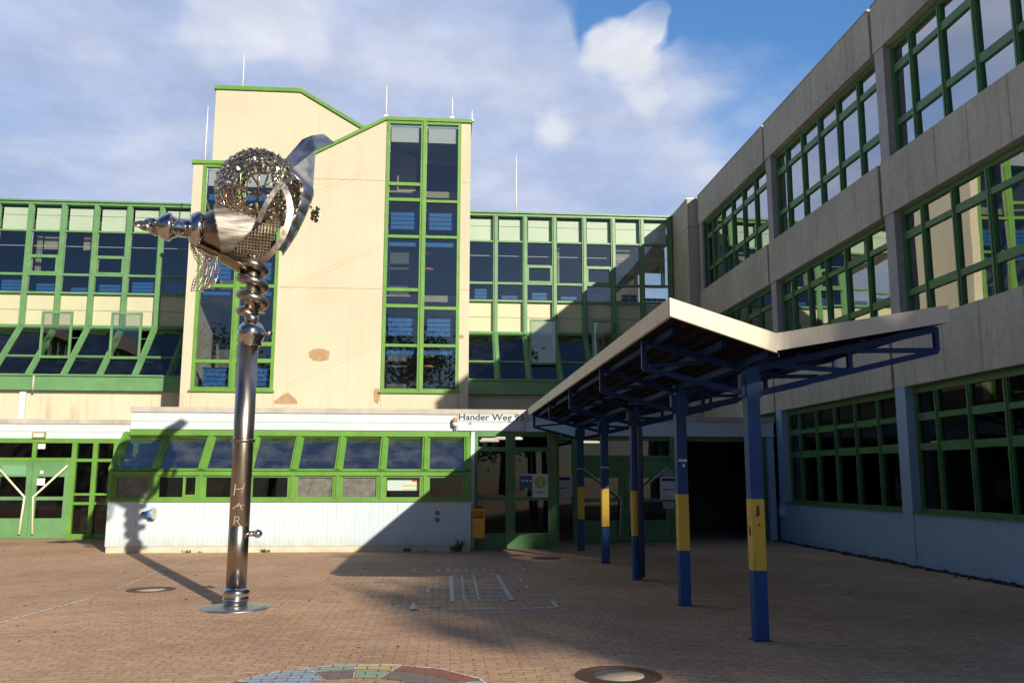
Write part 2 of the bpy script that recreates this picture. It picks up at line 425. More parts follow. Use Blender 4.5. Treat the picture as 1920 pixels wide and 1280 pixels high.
def tower_window(name, x0, x1, xm, rowsL, rowsR, ztop, zsill):
    """a full-height strip: outer frame, centre mullion, its transoms, panes; rows = transom bands (z0,z1)"""
    def fr(mb):
        mb.blk(F, x0, x0+.1, zsill, ztop, -.12, .03); mb.blk(F, x1-.1, x1, zsill, ztop, -.12, .03)
        mb.blk(F, xm-.09, xm+.09, zsill+.001, ztop-.001, -.12, .05)
        mb.blk(F, xm-.028, xm+.028, zsill+.002, ztop-.002, .051, .085)
        mb.blk(F, x0+.101, x1-.101, zsill, zsill+.085, -.12, .029); mb.blk(F, x0-.04, x1+.04, zsill-.05, zsill-.002, -.1, .1)
        for rows, a, b in ((rowsL, x0+.101, xm-.091), (rowsR, xm+.091, x1-.101)):
            for z0, z1 in rows: mb.blk(F, a, b, z0, z1, -.11, .02)
        mb.blk(F, x0+.101, x1-.101, ztop-.09, ztop, -.12, .028)
    w = part(name, GREEN, tower, fr)
    def gl(mb):
        for rows, a, b in ((rowsL, x0+.1, xm-.09), (rowsR, xm+.09, x1-.1)):
            zs = [zsill+.08]+[v for r in sorted(rows) for v in r]+[ztop-.09]
            for i in range(0, len(zs), 2): mb.pane(F, a, b, zs[i], zs[i+1], -.05, .003)
    part('pane', GLASS, w, gl, recalc=False)
    def blind(mb):
        for a, b in ((x0+.13, xm-.13), (xm+.13, x1-.13)):
            zt = ztop-.14
            mb.blk(F, a, b, zt-.5, zt, -.16, -.13)
    part('blind', PAPER if ztop > 12 else PAPER, w, blind)
    return w
rl = [(10.5, 10.6), (10.0, 10.1), (8.83, 8.92), (7.16, 7.26), (6.66, 6.76), (5.46, 5.54)]
rr = [(9.98, 10.06), (8.84, 8.92), (6.61, 6.70), (5.46, 5.55)]
tower_window('window', -1.845, .475, -.685, rl, rr, 12.6, 4.11)
rl2 = [(8.83, 8.92), (7.17, 7.27), (4.90, 5.0)]
rr2 = [(8.83, 8.92), (7.19, 7.29), (5.42, 5.54), (4.92, 5.04)]
tower_window('window', -7.36, -4.985, -6.185, rl2, rr2, 11.0, 4.10)
# inside the tower
def tin(mb):
    mb.box(XL+.26, XR-.26, 29.2, 29.3, 3.0, 12.4)
    mb.box(-4.9, -4.8, TY+.31, 29.19, 3.0, 10.9); mb.box(-1.95, -1.85, TY+.31, 29.19, 3.0, 12.0)
part('inner_wall', INTM, tower, tin)
def tfl(mb):
    for z in (3.8, 7.15): mb.box(XL+.27, -4.91, TY+.5, 29.19, z-.2, z); mb.box(-1.84, XR-.27, TY+.5, 29.19, z-.2, z)
    mb.box(-1.84, XR-.27, TY+.5, 29.19, 10.3, 10.5)
part('floor_slab', INTC, tower, tfl)
def tslab(mb):
    for x0, x1 in ((-7.2, -5.05), (-1.72, .36)):
        for z in ((8.62, 5.25) if x0 > -3 else (9.95, 6.98)):
            mb.box(x0, x1, TY+.2, TY+.28, z, z+.17)
part('blue_edge', BLUER, tower, tslab)
for a, b in ((-7.12, -6.33), (-5.98, -5.2), (-1.68, -.85), (-.5, .28)):
    for z in ((9.2, 5.85) if a > -3 else (7.5, 4.26)):
        def rad(mb):
            for k in range(4): mb.box(a, b, TY+.32, TY+.40, z+k*.14, z+k*.14+.118)
            mb.box(a+.03, b-.03, TY+.405, TY+.43, z, z+.53)
        part('radiator', BLUER, tower, rad)
for px, py in ((802, 475), (802, 505), (803, 668), (803, 687), (378, 566), (490, 588)):
    c = at(px, py, y=TY+.9)
    part('lamp', TAN, tower, lambda mb: mb.lathe((c.x, c.y, c.z-.06), (0, 0, 1), [(0, .02), (.03, .16), (.06, .2), (.09, .12), (.12, .02)], 20))
def rod(parent, px, y0, y1, Y):
    p, q = at(px, y0, y=Y), at(px, y1, y=Y)
    def fn(mb):
        mb.tube([(p.x, Y, p.z), (p.x, Y, p.z+(q.z-p.z)*.5), (p.x, Y, q.z)], [.028, .02, .010], 6)
        mb.box(p.x-.06, p.x+.06, Y-.06, Y+.06, p.z-.06, p.z+.01)
    part('lightning_rod', STEELROD, parent, fn)
rod(tower, 455, 163, 103, 28.6); rod(tower, 724, 217, 160, 26.2); rod(tower, 848, 220, 183, 26.2); rod(tower, 885, 225, 207, 26.25); rod(tower, 384, 305, 198, 27.)

# ------------------------------------------------------------------ glazed wings
WYP = 30.5
def wing(name, label, mulls, cx, slant_to, sashes, vents, top_x, dark_last=False):
    root = thing(name, (cx, WYP, 0), label, 'building', 'glazed school wings')
    F = WX(WYP); S = WS(WYP, 6.66, 28.8, 4.74)
    x0, x1 = top_x
    part('roof_edge', GREENW, root, lambda mb: (mb.blk(F, x0, x1, 10.97, 11.06, -.3, .1), mb.blk(F, x0, x1, 11.062, 11.12, -.3, .16)))
    part('roof', FLASH, root, lambda mb: mb.box(x0, x1, WYP+.32, 40, 10.9, 11.05))
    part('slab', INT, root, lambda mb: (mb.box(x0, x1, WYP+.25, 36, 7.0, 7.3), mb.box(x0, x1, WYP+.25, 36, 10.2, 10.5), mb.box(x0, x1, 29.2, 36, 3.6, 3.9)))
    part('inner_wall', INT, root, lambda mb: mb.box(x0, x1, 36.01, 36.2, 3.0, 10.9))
    lower = [a for a in mulls]
    sx0, sx1 = slant_to
    for a in mulls:
        part('mullion', GREENW, root, lambda mb: (mb.blk(F, a-.075, a+.075, 6.62, 10.968, -.1, .08), mb.blk(F, a-.03, a+.03, 6.6, 10.967, .081, .12)))
        if sx0-.01 <= a <= sx1+.01:
            part('sloping_mullion', GREENW, root, lambda mb: (mb.blk(S, a-.075, a+.075, -.03, 1., -.08, .07), mb.blk(S, a-.03, a+.03, -.03, 1., .071, .11)))
    part('gutter_beam', GREENW, root, lambda mb: (mb.box(sx0-.1, sx1+.1, 28.72, 28.9, 4.31, 4.76), mb.box(sx0-.1, sx1+.1, 28.66, 28.94, 4.762, 4.80)))
    part('lower_wall', CREAM if 'left' in label or True else CONCD, root, lambda mb: mb.box(sx0-.08, sx1+.08, 28.95, 29.1, 3.0, 4.305))
    for i, (a, b) in enumerate(zip(mulls, mulls[1:])):
        A, B = a+.076, b-.076
        vent = i in vents; last = dark_last and i == len(mulls)-2
        def fr(mb):
            for z0, z1 in ((10.0, 10.06), (8.44, 8.52), (7.80, 7.87), (6.64, 6.72)): mb.blk(F, A+.0155, B-.0155, z0, z1, -.08, .05)
            for q in (A, B-.015): mb.blk(F, q, q+.015, 6.64, 10.97, -.08, .045)
            if vent:
                mb.blk(F, A, B, 9.07, 9.17, -.06, .06); mb.blk(F, A, A+.07, 8.521, 9.069, -.06, .06); mb.blk(F, B-.07, B, 8.521, 9.069, -.06, .06); mb.blk(F, A+.071, B-.071, 8.521, 8.58, -.06, .06)
        w = part('window', GREENW, root, fr)
        def gl(mb):
            mb.pane(F, A, B, 8.52, 10.0, -.02, .004); mb.pane(F, A, B, 7.87, 8.44, -.02, .003)
        part('pane', GLASS, w, gl, recalc=False)
        part('top_pane', GLASSC, w, lambda mb: mb.pane(F, A, B, 10.06, 10.97, .01, .003), recalc=False)
        part('top_panel', CREAMT, w, lambda mb: (mb.blk(F, A+.06, B-.02, 10.07, 10.62, -.16, -.12), mb.blk(F, A+.06, B-.02, 10.635, 10.9, -.16, -.12)))
        if last: part('spandrel', GLASS, w, lambda mb: mb.pane(F, A, B, 6.72, 7.80, -.03, .003), recalc=False)
        else: part('spandrel', CREAMP, w, lambda mb: (mb.blk(F, A, B-.0, 6.725, 7.24, -.10, -.07), mb.blk(F, A, B, 7.255, 7.795, -.10, -.07)))
        part('thin_line', STEELROD, w, lambda mb: mb.blk(F, A, B, 9.53, 9.55, -.2, -.18))  # thin white line across each bay, just behind the pane
        if random.random() < .85:
            nr = random.choice((2, 3, 4, 4)); ra = A+random.uniform(.02, .3); rb = B-random.uniform(.05, .3)
            def rad(mb):
                for k in range(nr): mb.blk(F, ra, rb, 7.86+k*.125, 7.96+k*.125, -.34, -.26)
                mb.blk(F, ra+.05, rb-.05, 8.5, 8.53, -.4, -.3)
            part('radiator', BLUER, root, rad)
        if random.random() < .45:
            cwid = random.uniform(.12, .3); ca = A+.01 if random.random() < .5 else B-cwid-.01
            part('curtain', INTC, root, lambda mb: [mb.blk(F, ca+k*cwid/4, ca+(k+.85)*cwid/4, 8.56, 9.98, -.44-.03*(k % 2), -.42-.03*(k % 2)) for k in range(4)])
        if random.random() < .3:
            zb_ = random.uniform(8.9, 9.6); qa, qb = (A, B) if random.random() < .5 else (A+random.uniform(0, .5), B-.02)
            part('blind', INTC, root, lambda mb: mb.blk(F, qa, qb, zb_, 10.0, -.5, -.47))
        if a >= sx0-.01 and b <= sx1+.01:
            op = i in sashes
            def sf(mb):
                mb.blk(S, A, B, .0, .035, -.06, .05); mb.blk(S, A, B, .965, 1., -.06, .05); mb.blk(S, A, B, .60, .625, -.05, .04)
                mb.blk(S, A, A+.03, .036, .599, -.05, .03); mb.blk(S, B-.03, B, .036, .599, -.05, .03); mb.blk(S, A, A+.03, .626, .964, -.05, .03); mb.blk(S, B-.03, B, .626, .964, -.05, .03)
            w2 = part('sloping_window', GREENW, root, sf)
            part('pane', GLASSW, w2, lambda mb: ([] if op else [mb.pane(S, A, B, .035, .60, 0, .004)], mb.pane(S, A, B, .625, .965, 0, .004)), recalc=False)
            if op:
                zt, zb, yy = 6.98, 5.42, 29.35
                G = WX(yy); 
                def sa(mb):
                    mb.blk(G, A-.02, A+.05, zb, zt, -.03, .03); mb.blk(G, B-.05, B+.02, zb, zt, -.03, .03)
                    mb.blk(G, A+.051, B-.051, zb, zb+.07, -.03, .03); mb.blk(G, A+.051, B-.051, zt-.07, zt, -.03, .03)
                    mb.beam((A+.02, yy+.02, 6.1), (A+.02, 30.0, 6.2), .03, .03); mb.beam((B-.02, yy+.02, 6.1), (B-.02, 30.0, 6.2), .03, .03)
                s = part('open_sash', GREENW, w2, sa)
                s['label'] = 'open sash tilted upright out of the sloping glazing'
                part('sash_pane', GLASS, w2, lambda mb: mb.pane(G, A+.05, B-.05, zb+.07, zt-.07, 0, .01), recalc=False)
    # dark rooms behind the sloping glass
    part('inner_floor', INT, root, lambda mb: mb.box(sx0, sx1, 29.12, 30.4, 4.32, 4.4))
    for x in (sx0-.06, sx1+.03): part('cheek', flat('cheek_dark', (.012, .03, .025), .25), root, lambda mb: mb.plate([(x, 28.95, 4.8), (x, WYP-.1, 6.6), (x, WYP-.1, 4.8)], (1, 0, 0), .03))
    return root
lm = [-19.99, -18.87, -17.75, -16.63, -15.51, -14.40, -13.28, -12.18, -11.06, -9.95, -8.87, -7.75]
lw = wing('glazed_wing', 'green framed glazed school wing left of the cream tower with two open sashes', lm, -14, (-19.99, -7.75), (6, 8), (3, 5, 7), (-21, -7.0))
rm = [.76, 1.83, 2.90, 3.97, 5.07, 6.14, 7.21, 8.27]
rw = wing('glazed_wing', 'green framed glazed school wing between the cream tower and the grey concrete building', rm, 4.5, (.76, 8.27), (2, 4), (2, 4), (.3, 8.34))
rod(rw, 968, 400, 290, 31.)
part('drain_pipe', FLASH, lw, lambda mb: (mb.tube([(-13.0, 28.64, 4.75), (-13.0, 28.64, 4.4), (-13.02, 28.7, 4.28)], .035, 8),))
c = at(42, 760, y=28.9)
part('downpipe', WHITE, lw, lambda mb: mb.box(c.x-.1, c.x+.1, 28.85, 28.945, 3.05, 4.3))

# ------------------------------------------------------------------ entrance block (ground floor)
VY = 19.35; FY = 20.1; DY = 23.8; EY = 22.1
ent = thing('entrance_block', (-3, VY, 0), 'white single storey entrance block with sloping green framed windows below the tower', 'building')
VX0, VX1 = -7.05, .66
part('plinth', paint('plinth_cream', (.60, .52, .40), .8, .2, 5.), ent, lambda mb: mb.box(VX0+.02, VX1-.02, VY+.01, VY+.25, 0, .125))
def vwall(mb):
    n = int((VX1-VX0)/.1); w = (VX1-VX0)/n
    for i in range(n):   # vertical sheet profile
        a = VX0+i*w
        mb.box(a+.002, a+w-.002, VY-.006, VY+.1, .13, 1.06)
    mb.box(VX0, VX1, VY+.0, VY+.16, .135, 1.055)
    mb.box(VX0, VX0+.2, VY+.165, DY-.1, 0, 1.06); mb.box(VX1-.2, VX1, VY+.165, FY-.02, 0, 1.06)
part('wall_panel', WWALL, ent, vwall)
part('sill', GREEN, ent, lambda mb: mb.box(VX0-.02, VX1+.02, VY-.05, VY+.2, 1.064, 1.12))
vm = [-7.0, -6.12, -5.14, -4.16, -3.20, -2.245, -1.30, -.36, .58]
FV = WX(VY); SV = WS(FY-.02, 2.5, VY-.0, 1.70)
part('head_rail', GREEN, ent, lambda mb: (mb.box(-6.9, VX1-.02, FY-.16, FY-.02, 2.50, 2.62), mb.box(VX0, VX1, VY-.07, VY+.12, 1.62, 1.70)))
for a in vm:
    part('mullion', GREEN, ent, lambda mb: (mb.blk(FV, a-.07, a+.07, 1.121, 1.619, -.1, .04), mb.blk(FV, a-.025, a+.025, 1.121, 1.619, .041, .065)))
    part('sloping_mullion', GREEN, ent, lambda mb: (mb.blk(SV, a-.075, a+.075, -.02, 1.0, -.08, .07), mb.blk(SV, a-.03, a+.03, -.02, 1.0, .071, .1)))
for i, (a, b) in enumerate(zip(vm, vm[1:])):
    A, B = a+.071, b-.071
    def fr(mb):
        mb.blk(FV, A, A+.04, 1.161, 1.579, -.06, .02); mb.blk(FV, B-.04, B, 1.161, 1.579, -.06, .02)
        mb.blk(FV, A, B, 1.121, 1.16, -.06, .02); mb.blk(FV, A, B, 1.58, 1.618, -.06, .02)
        if i == 1: mb.blk(FV, B-.30, B-.25, 1.162, 1.578, -.05, .03); mb.blk(FV, B-.249, B-.041, 1.162, 1.21, -.05, .03)
    w = part('window', GREEN, ent, fr)
    dusty = i in (0, 4, 5)
    part('pane', DUST if dusty else (GLASSC if i == 6 else GLASSD), w, lambda mb: mb.pane(FV, A+.04, B-.04, 1.16, 1.58, -.02, .003), recalc=False)
    def sf(mb):
        mb.blk(SV, A, B, .0, .05, -.05, .04); mb.blk(SV, A, B, .95, 1., -.05, .04)
        mb.blk(SV, A, A+.025, .051, .949, -.05, .03); mb.blk(SV, B-.025, B, .051, .949, -.05, .03)
    w2 = part('sloping_window', GREEN, ent, sf)
    part('pane', GLASSV, w2, lambda mb: mb.pane(SV, A+.025, B-.025, .05, .95, 0, .004), recalc=False)
for x in (VX0-.02, VX1-.05): part('end_cheek', GREEN, ent, lambda mb: mb.plate([(x, VY+.02, 1.12), (x, VY+.02, 1.7), (x, FY-.05, 2.5), (x, FY-.05, 1.12)], (1, 0, 0), .05))
part('corner_post', WHITE, ent, lambda mb: mb.box(VX1+.005, VX1+.09, FY-.12, FY+.02, 0, 2.62))
# fascias: box boards in two courses with a grey flashing on top
def fascia(name, x0, x1, Y, z0=2.64, z1=3.05, board=None):
    def fn(mb):
        zm = (z0+z1)/2-.03
        mb.box(x0, x1, Y, Y+.1, z0, zm-.006); mb.box(x0, x1, Y-.002, Y+.1, zm+.004, z1); mb.box(x0+.01, x1-.01, Y+.012, Y+.09, zm-.01, zm+.008)
    part(name, WHITE, ent, fn)
    part('flashing', FLASH, ent, lambda mb: (mb.box(x0-.02, x1+.02, Y-.03, Y+.5, z1+.002, z1+.09), mb.box(x0-.02, x1+.02, Y-.034, Y-.03, z1-.03, z1+.085)))
fascia('fascia', -6.95, 1.95, FY)
fascia('fascia', 1.95, 8.62, EY)
fascia('fascia', -18.5, -8.25, DY, 2.575, 2.985)
part('fascia_return', WHITE, ent, lambda mb: (mb.box(-6.95, -6.85, FY+.11, DY+.1, 2.62, 3.05), mb.box(1.85, 1.95, FY+.11, EY+.1, 2.62, 3.05), mb.box(-8.25, -6.951, DY+.3, DY+.4, 2.4, 3.0)))
part('roof', FLASH, ent, lambda mb: (mb.box(-18.5, -6.96, DY+.51, 30.3, 2.9, 3.02), mb.box(-6.84, 1.84, FY+.51, 30.3, 2.92, 3.06), mb.box(1.86, 8.62, EY+.51, 30.3, 2.9, 3.05)))
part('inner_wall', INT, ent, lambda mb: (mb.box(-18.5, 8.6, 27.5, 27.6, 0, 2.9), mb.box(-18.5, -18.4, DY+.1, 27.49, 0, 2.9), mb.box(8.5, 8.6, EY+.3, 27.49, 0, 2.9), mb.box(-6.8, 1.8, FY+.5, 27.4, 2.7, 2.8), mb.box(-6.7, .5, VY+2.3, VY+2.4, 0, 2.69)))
# --- left doors
FD = WX(DY)
def lframe(mb):
    mb.blk(FD, -18, -7.0, 2.455, 2.574, -.1, .02)
    for x in (-15.2, -14.1, -13.0, -11.62, -9.60, -9.07, -8.55, -8.05, -7.45): mb.blk(FD, x-.06, x+.06, 0, 2.454, -.1, .04)
    for a, b in ((-15.14, -14.16), (-14.04, -13.06), (-12.94, -11.68), (-9.54, -9.13), (-9.01, -8.61), (-8.49, -8.11), (-7.99, -7.51)):
        for z0, z1 in ((0, .12), (.86, .93), (1.1, 1.16), (1.97, 2.05)): mb.blk(FD, a, b, z0, z1, -.08, .02)
    mb.blk(FD, -11.56, -9.66, 1.975, 2.07, -.08, .03); mb.blk(FD, -10.67, -10.57, 2.071, 2.454, -.08, .02)
part('door_frame', GREEN, ent, lframe)
def lglass(mb):
    for a, b in ((-15.14, -14.16), (-14.04, -13.06), (-12.94, -11.68), (-9.54, -9.13), (-9.01, -8.61), (-8.49, -8.11), (-7.99, -7.51)):
        for z0, z1 in ((.12, .86), (.93, 1.1), (1.16, 1.97), (2.05, 2.455)): mb.pane(FD, a, b, z0, z1, -.03, .002)
    mb.pane(FD, -11.56, -10.67, 2.07, 2.455, -.03, .002); mb.pane(FD, -10.57, -9.66, 2.07, 2.455, -.03, .002)
part('side_light', GLASSD, ent, lglass, recalc=False)
def door(F, x0, x1, hz, mat, hinge_left, bars=True, par=ent):
    w = x1-x0
    def leaf(mb):
        mb.blk(F, x0, x0+.13, .01, hz, -.05, .025); mb.blk(F, x1-.13, x1, .01, hz, -.05, .025)
        for z0, z1 in ((.01, .52), (.98, 1.07), (1.58, hz)): mb.blk(F, x0+.131, x1-.131, z0, z1, -.05, .024)
    d = part('door', mat, par, leaf)
    part('pane', GLASSD, d, lambda mb: (mb.pane(F, x0+.13, x1-.13, .52, .98, -.02, .001), mb.pane(F, x0+.13, x1-.13, 1.07, 1.58, -.02, .001)), recalc=False)
    def hb(mb):
        s = 1 if hinge_left else -1; e = x1 if hinge_left else x0; o = x0 if hinge_left else x1
        pts = [(o+s*.06, 1.86), (e-s*.10, 1.06), (e-s*.16, .12)]
        P = [F(a, z, .10) for a, z in pts]
        mb.tube(P, .028, 8)
        for a, z in (pts[0], (e-s*.12, .9), (e-s*.16, .25)): mb.tube([F(a, z, .02), F(a, z, .10)], .014, 6)
    part('handle', BAR if mat is not GREEND else flat('handle_grey', (.5, .5, .48), .4), d, hb)
    return d
d1 = door(FD, -11.555, -10.625, 1.97, GREENW, True); d2 = door(FD, -10.615, -9.665, 1.97, GREENW, False)
part('door_plate', flat('pale_green_plate', (.16, .34, .2), .4), d1, lambda mb: mb.blk(FD, -11.38, -10.78, 1.62, 1.87, .026, .034))
part('notice', PAPER, d2, lambda mb: (mb.blk(FD, -10.42, -10.34, 1.66, 1.74, .026, .03), mb.blk(FD, -10.48, -10.28, 1.36, 1.54, .03, .033)))
part('notice', PAPER, ent, lambda mb: mb.blk(FD, -10.55, -10.36, 2.3, 2.43, -.01, -.006))
# --- right entrance, set back under the fascia
FE = WX(FY+.02)
def eframe(mb):
    xs = (.78, 1.58, 2.55)
    for x, w in zip(xs, (.05, .11, .10)): mb.blk(FE, x-w, x+w, 0, 2.639, -.1, .04)
    for a, b in ((.831, 1.469), (1.691, 2.449)):
        for z0, z1 in ((0, .1), (1.07, 1.16), (2.18, 2.28), (2.52, 2.639)): mb.blk(FE, a, b, z0, z1, -.08, .02)
        mb.blk(FE, a, b, .101, .34, -.06, .0)
part('entrance_frame', GREEND, ent, eframe)
part('side_light', GLASSD, ent, lambda mb: [mb.pane(FE, a, b, z0, z1, -.03, .002) for a, b in ((.83, 1.47), (1.69, 2.45)) for z0, z1 in ((.34, 1.07), (1.16, 2.18), (2.28, 2.52))], recalc=False)
part('entrance_return', GREEND, ent, lambda mb: (mb.box(2.66, 2.72, FY+.1, EY-.05, 0, 2.63),))
FE2 = WX(EY)
def X2(px): return at(px, 900, y=EY).x
def e2(mb):
    for px, w in ((1040, .09), (1078, .07), (1262, .08), (1284, .06)): mb.blk(FE2, X2(px)-w, X2(px)+w, 0, 2.63, -.1, .04)
    mb.blk(FE2, X2(1078)+.071, X2(1262)-.081, 2.06, 2.15, -.08, .03); mb.blk(FE2, X2(1040)+.091, X2(1078)-.071, 1.05, 1.12, -.08, .02)
    mb.blk(FE2, 2.8, 8.6, 2.52, 2.629, -.12, -.101)
    mb.blk(FE2, 8.25, 8.40, 0, 2.5, -.3, -.1)
part('entrance_frame', GREEND, ent, e2)
xa, xb = X2(1078)+.075, X2(1262)-.085; xm_ = (xa+xb)/2
door(FE2, xa, xm_-.005, 2.05, GREEND, True); door(FE2, xm_+.005, xb, 2.05, GREEND, False)
part('side_light', GLASSD, ent, lambda mb: (mb.pane(FE2, xa, xb, 2.15, 2.52, -.03, .001), mb.pane(FE2, X2(1040)+.09, X2(1078)-.07, 0.05, 2.52, -.03, .001)), recalc=False)
# dark porch right of the doors
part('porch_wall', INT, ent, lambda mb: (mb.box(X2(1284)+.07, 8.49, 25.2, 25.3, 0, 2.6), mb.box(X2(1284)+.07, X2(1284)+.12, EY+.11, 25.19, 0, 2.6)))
part('porch_column', LBLUE, ent, lambda mb: mb.box(8.43, 8.60, EY-.02, EY+.2, 0, 2.62))
# strip lights in the hall
LAMP = flat('strip_light', (1., .86, .66), .5, emit=1.6)
for x0, x1, y in ((1.3, 2.0, 21.6), (1.0, 1.5, 23.), (3.6, 4.3, 23.6), (-10.6, -9.7, 25.6)):
    part('ceiling_lamp', LAMP, ent, lambda mb: (mb.box(x0, x1, y, y+.1, 2.52, 2.57), mb.box(x0+.05, x1-.05, y+.03, y+.07, 2.571, 2.62)))
# shelf with a coloured poster behind the seventh window
def posterfn(mb):
    A = vm[6]+.12; B = vm[7]-.12; y = VY+.12
    mb.box(A, B, y, y+.01, 1.30, 1.56)
po = part('poster', PAPER, ent, posterfn)
part('poster_red', flat('poster_red', (.7, .02, .02), .5), po, lambda mb: mb.box(vm[7]-.28, vm[7]-.12, VY+.105, VY+.118, 1.5, 1.56))
part('poster_yellow', flat('poster_yellow', (.75, .6, .12), .5), po, lambda mb: (mb.box(vm[7]-.46, vm[7]-.12, VY+.106, VY+.118, 1.40, 1.44), mb.box(vm[7]-.46, vm[7]-.12, VY+.106, VY+.118, 1.32, 1.34)))

# street sign and small fittings
sign = thing('street_sign', (1.28, FY-.03, 2.86), 'white street name board with black lettering on the fascia beside the canopy', 'sign')
a, b = at(858, 774, y=FY-.03), at(984, 806, y=FY-.03)
part('board', WHITE, sign, lambda mb: (mb.box(a.x, b.x+.02, FY-.03, FY-.006, 2.86, 3.055), mb.box(a.x, b.x+.02, FY-.026, FY-.006, 2.65, 2.852)))
def text(body, size, loc, parent, mat, name='lettering', rot=(math.pi/2, 0, 0), ex=.004, sx=1., bold=0.):
    cu_ = bpy.data.curves.new(name, 'FONT'); cu_.body = body; cu_.size = size; cu_.extrude = ex; cu_.offset = bold
    ob = bpy.data.objects.new(name+'_tmp', cu_); COL.objects.link(ob)
    bpy.context.view_layer.update()
    dg = bpy.context.evaluated_depsgraph_get(); me = bpy.data.meshes.new_from_object(ob.evaluated_get(dg))
    bpy.data.objects.remove(ob)
    me.name = name; me.materials.clear(); me.materials.append(mat)
    o = bpy.data.objects.new(name, me); COL.objects.link(o); o.parent = parent
    o.location = Vector(loc)-wloc(parent); o.rotation_euler = rot; o.scale = (sx, 1, 1)
    return o
tx = text('Hander Weg 95', .205, (a.x+.015, FY-.033, 2.895), sign, INK, bold=.0025)
w = max(v.co.x for v in tx.data.vertices); tx.scale.x = (b.x-a.x-.03)/w
part('clip', FLASH, sign, lambda mb: mb.box(a.x+.27, a.x+.33, FY-.05, FY-.031, 2.80, 2.85))

s = at(853, 791, y=FY-.12)
al = thing('alarm_beacon', (s.x, FY-.1, s.z), 'small orange and white alarm beacon on the white fascia left of the street name', 'alarm light')
part('lens', paint('beacon_orange', (.6, .2, .05), .3), al, lambda mb: mb.lathe((s.x, FY-.1, s.z-.0), (0, 0, 1), [(0, .06), (.05, .06), (.09, .045), (.11, .01)], 18))
part('body', WHITE, al, lambda mb: (mb.lathe((s.x, FY-.1, s.z-.1), (0, 0, 1), [(0, .03), (.03, .055), (.099, .06)], 18), mb.box(s.x-.02, s.x+.02, FY-.08, FY-.003, s.z-.08, s.z-.04)))
part('bracket', IRON, al, lambda mb: mb.box(s.x+.0, s.x+.03, FY-.1, FY-.07, s.z-.24, s.z-.101))

s = at(73, 815, y=DY-.06)
wl_ = thing('wall_lamp', (s.x, DY-.05, s.z), 'small rectangular wall lamp above the green doors on the left', 'lamp')
part('housing', flat('lamp_frame', (.35, .3, .12), .5), wl_, lambda mb: (mb.box(s.x-.16, s.x+.16, DY-.09, DY-.004, s.z+.05, s.z+.08), mb.box(s.x-.16, s.x+.16, DY-.09, DY-.004, s.z-.08, s.z-.05), mb.box(s.x-.16, s.x-.13, DY-.09, DY-.004, s.z-.049, s.z+.049), mb.box(s.x+.13, s.x+.16, DY-.09, DY-.004, s.z-.049, s.z+.049)))
part('diffuser', PAPER, wl_, lambda mb: mb.box(s.x-.128, s.x+.128, DY-.08, DY-.004, s.z-.048, s.z+.048))

s = at(279, 963, y=VY-.1)
hn = thing('wall_horn', (s.x, VY-.1, s.z), 'blue horn shaped fitting on the white wall beside the shadow', 'horn')
part('cone', paint('horn_blue', (.10, .25, .52), .4, .2, 20), hn, lambda mb: (mb.lathe((s.x-.14, VY-.09, s.z), (1, -.15, .03), [(0, .05), (.06, .055), (.13, .075), (.24, .115)], 24)))
part('rim', FLASH, hn, lambda mb: mb.lathe((s.x+.098, VY-.126, s.z+.007), (1, -.15, .03), [(0, .118), (.025, .12)], 24))
part('bracket', IRON, hn, lambda mb: mb.box(s.x-.02, s.x+.02, VY-.09, VY-.012, s.z-.13, s.z-.09))
for py in (961, 974):
    s = at(820, py, y=VY-.02)
    v_ = thing('wall_vent', (s.x, VY-.02, s.z), 'upper small round grey vent cap on the white wall by the orange bin' if py == 961 else 'lower small round grey vent cap on the white wall by the orange bin', 'vent', 'vent caps on the white wall')
    part('cap', flat('vent_grey', (.12, .13, .14), .5), v_, lambda mb: mb.lathe((s.x, VY-.011, s.z), (0, -1, 0), [(0, .05), (.02, .05), (.03, .035), (.045, .03)], 18))
    part('hub', FLASH, v_, lambda mb: mb.lathe((s.x, VY-.057, s.z), (0, -1, 0), [(0, .015), (.012, .012)], 10))

# orange bin on its post
s = at(884, 1030, z=0)
bx, by = .80, 19.66
bn = thing('litter_bin', (bx, by, 0), 'orange litter bin on a thin post at the corner of the white wall', 'litter bin')
part('post', FLASH, bn, lambda mb: mb.tube([(bx-.13, by+.05, 0), (bx-.13, by+.05, .88)], .022, 10))
def bin_(mb):
    mb.box(bx-.12, bx+.17, by-.13, by+.1, .27, .70)
    mb.box(bx-.12, bx-.09, by-.13, by+.1, .702, .86); mb.box(bx+.14, bx+.17, by-.13, by+.1, .702, .86)
    mb.box(bx-.12, bx+.17, by+.07, by+.1, .702, .86)
    mb.box(bx-.105, bx+.155, by-.145, by-.131, .30, .68)
part('body', ORANGE, bn, bin_)
part('lid', ORANGE, bn, lambda mb: mb.hexa([(bx-.13, by-.17, .86), (bx+.18, by-.17, .86), (bx+.18, by+.11, .88), (bx-.13, by+.11, .88), (bx-.13, by-.17, .885), (bx+.18, by-.17, .885), (bx+.18, by+.11, .92), (bx-.13, by+.11, .92)]))
part('liner', DARKM, bn, lambda mb: mb.box(bx-.088, bx+.138, by-.10, by+.068, .703, .72))
part('mount', ORANGE, bn, lambda mb: (mb.box(bx-.19, bx-.122, by-.02, by+.09, .27, .34), mb.box(bx-.19, bx-.122, by-.02, by+.09, .60, .66)))

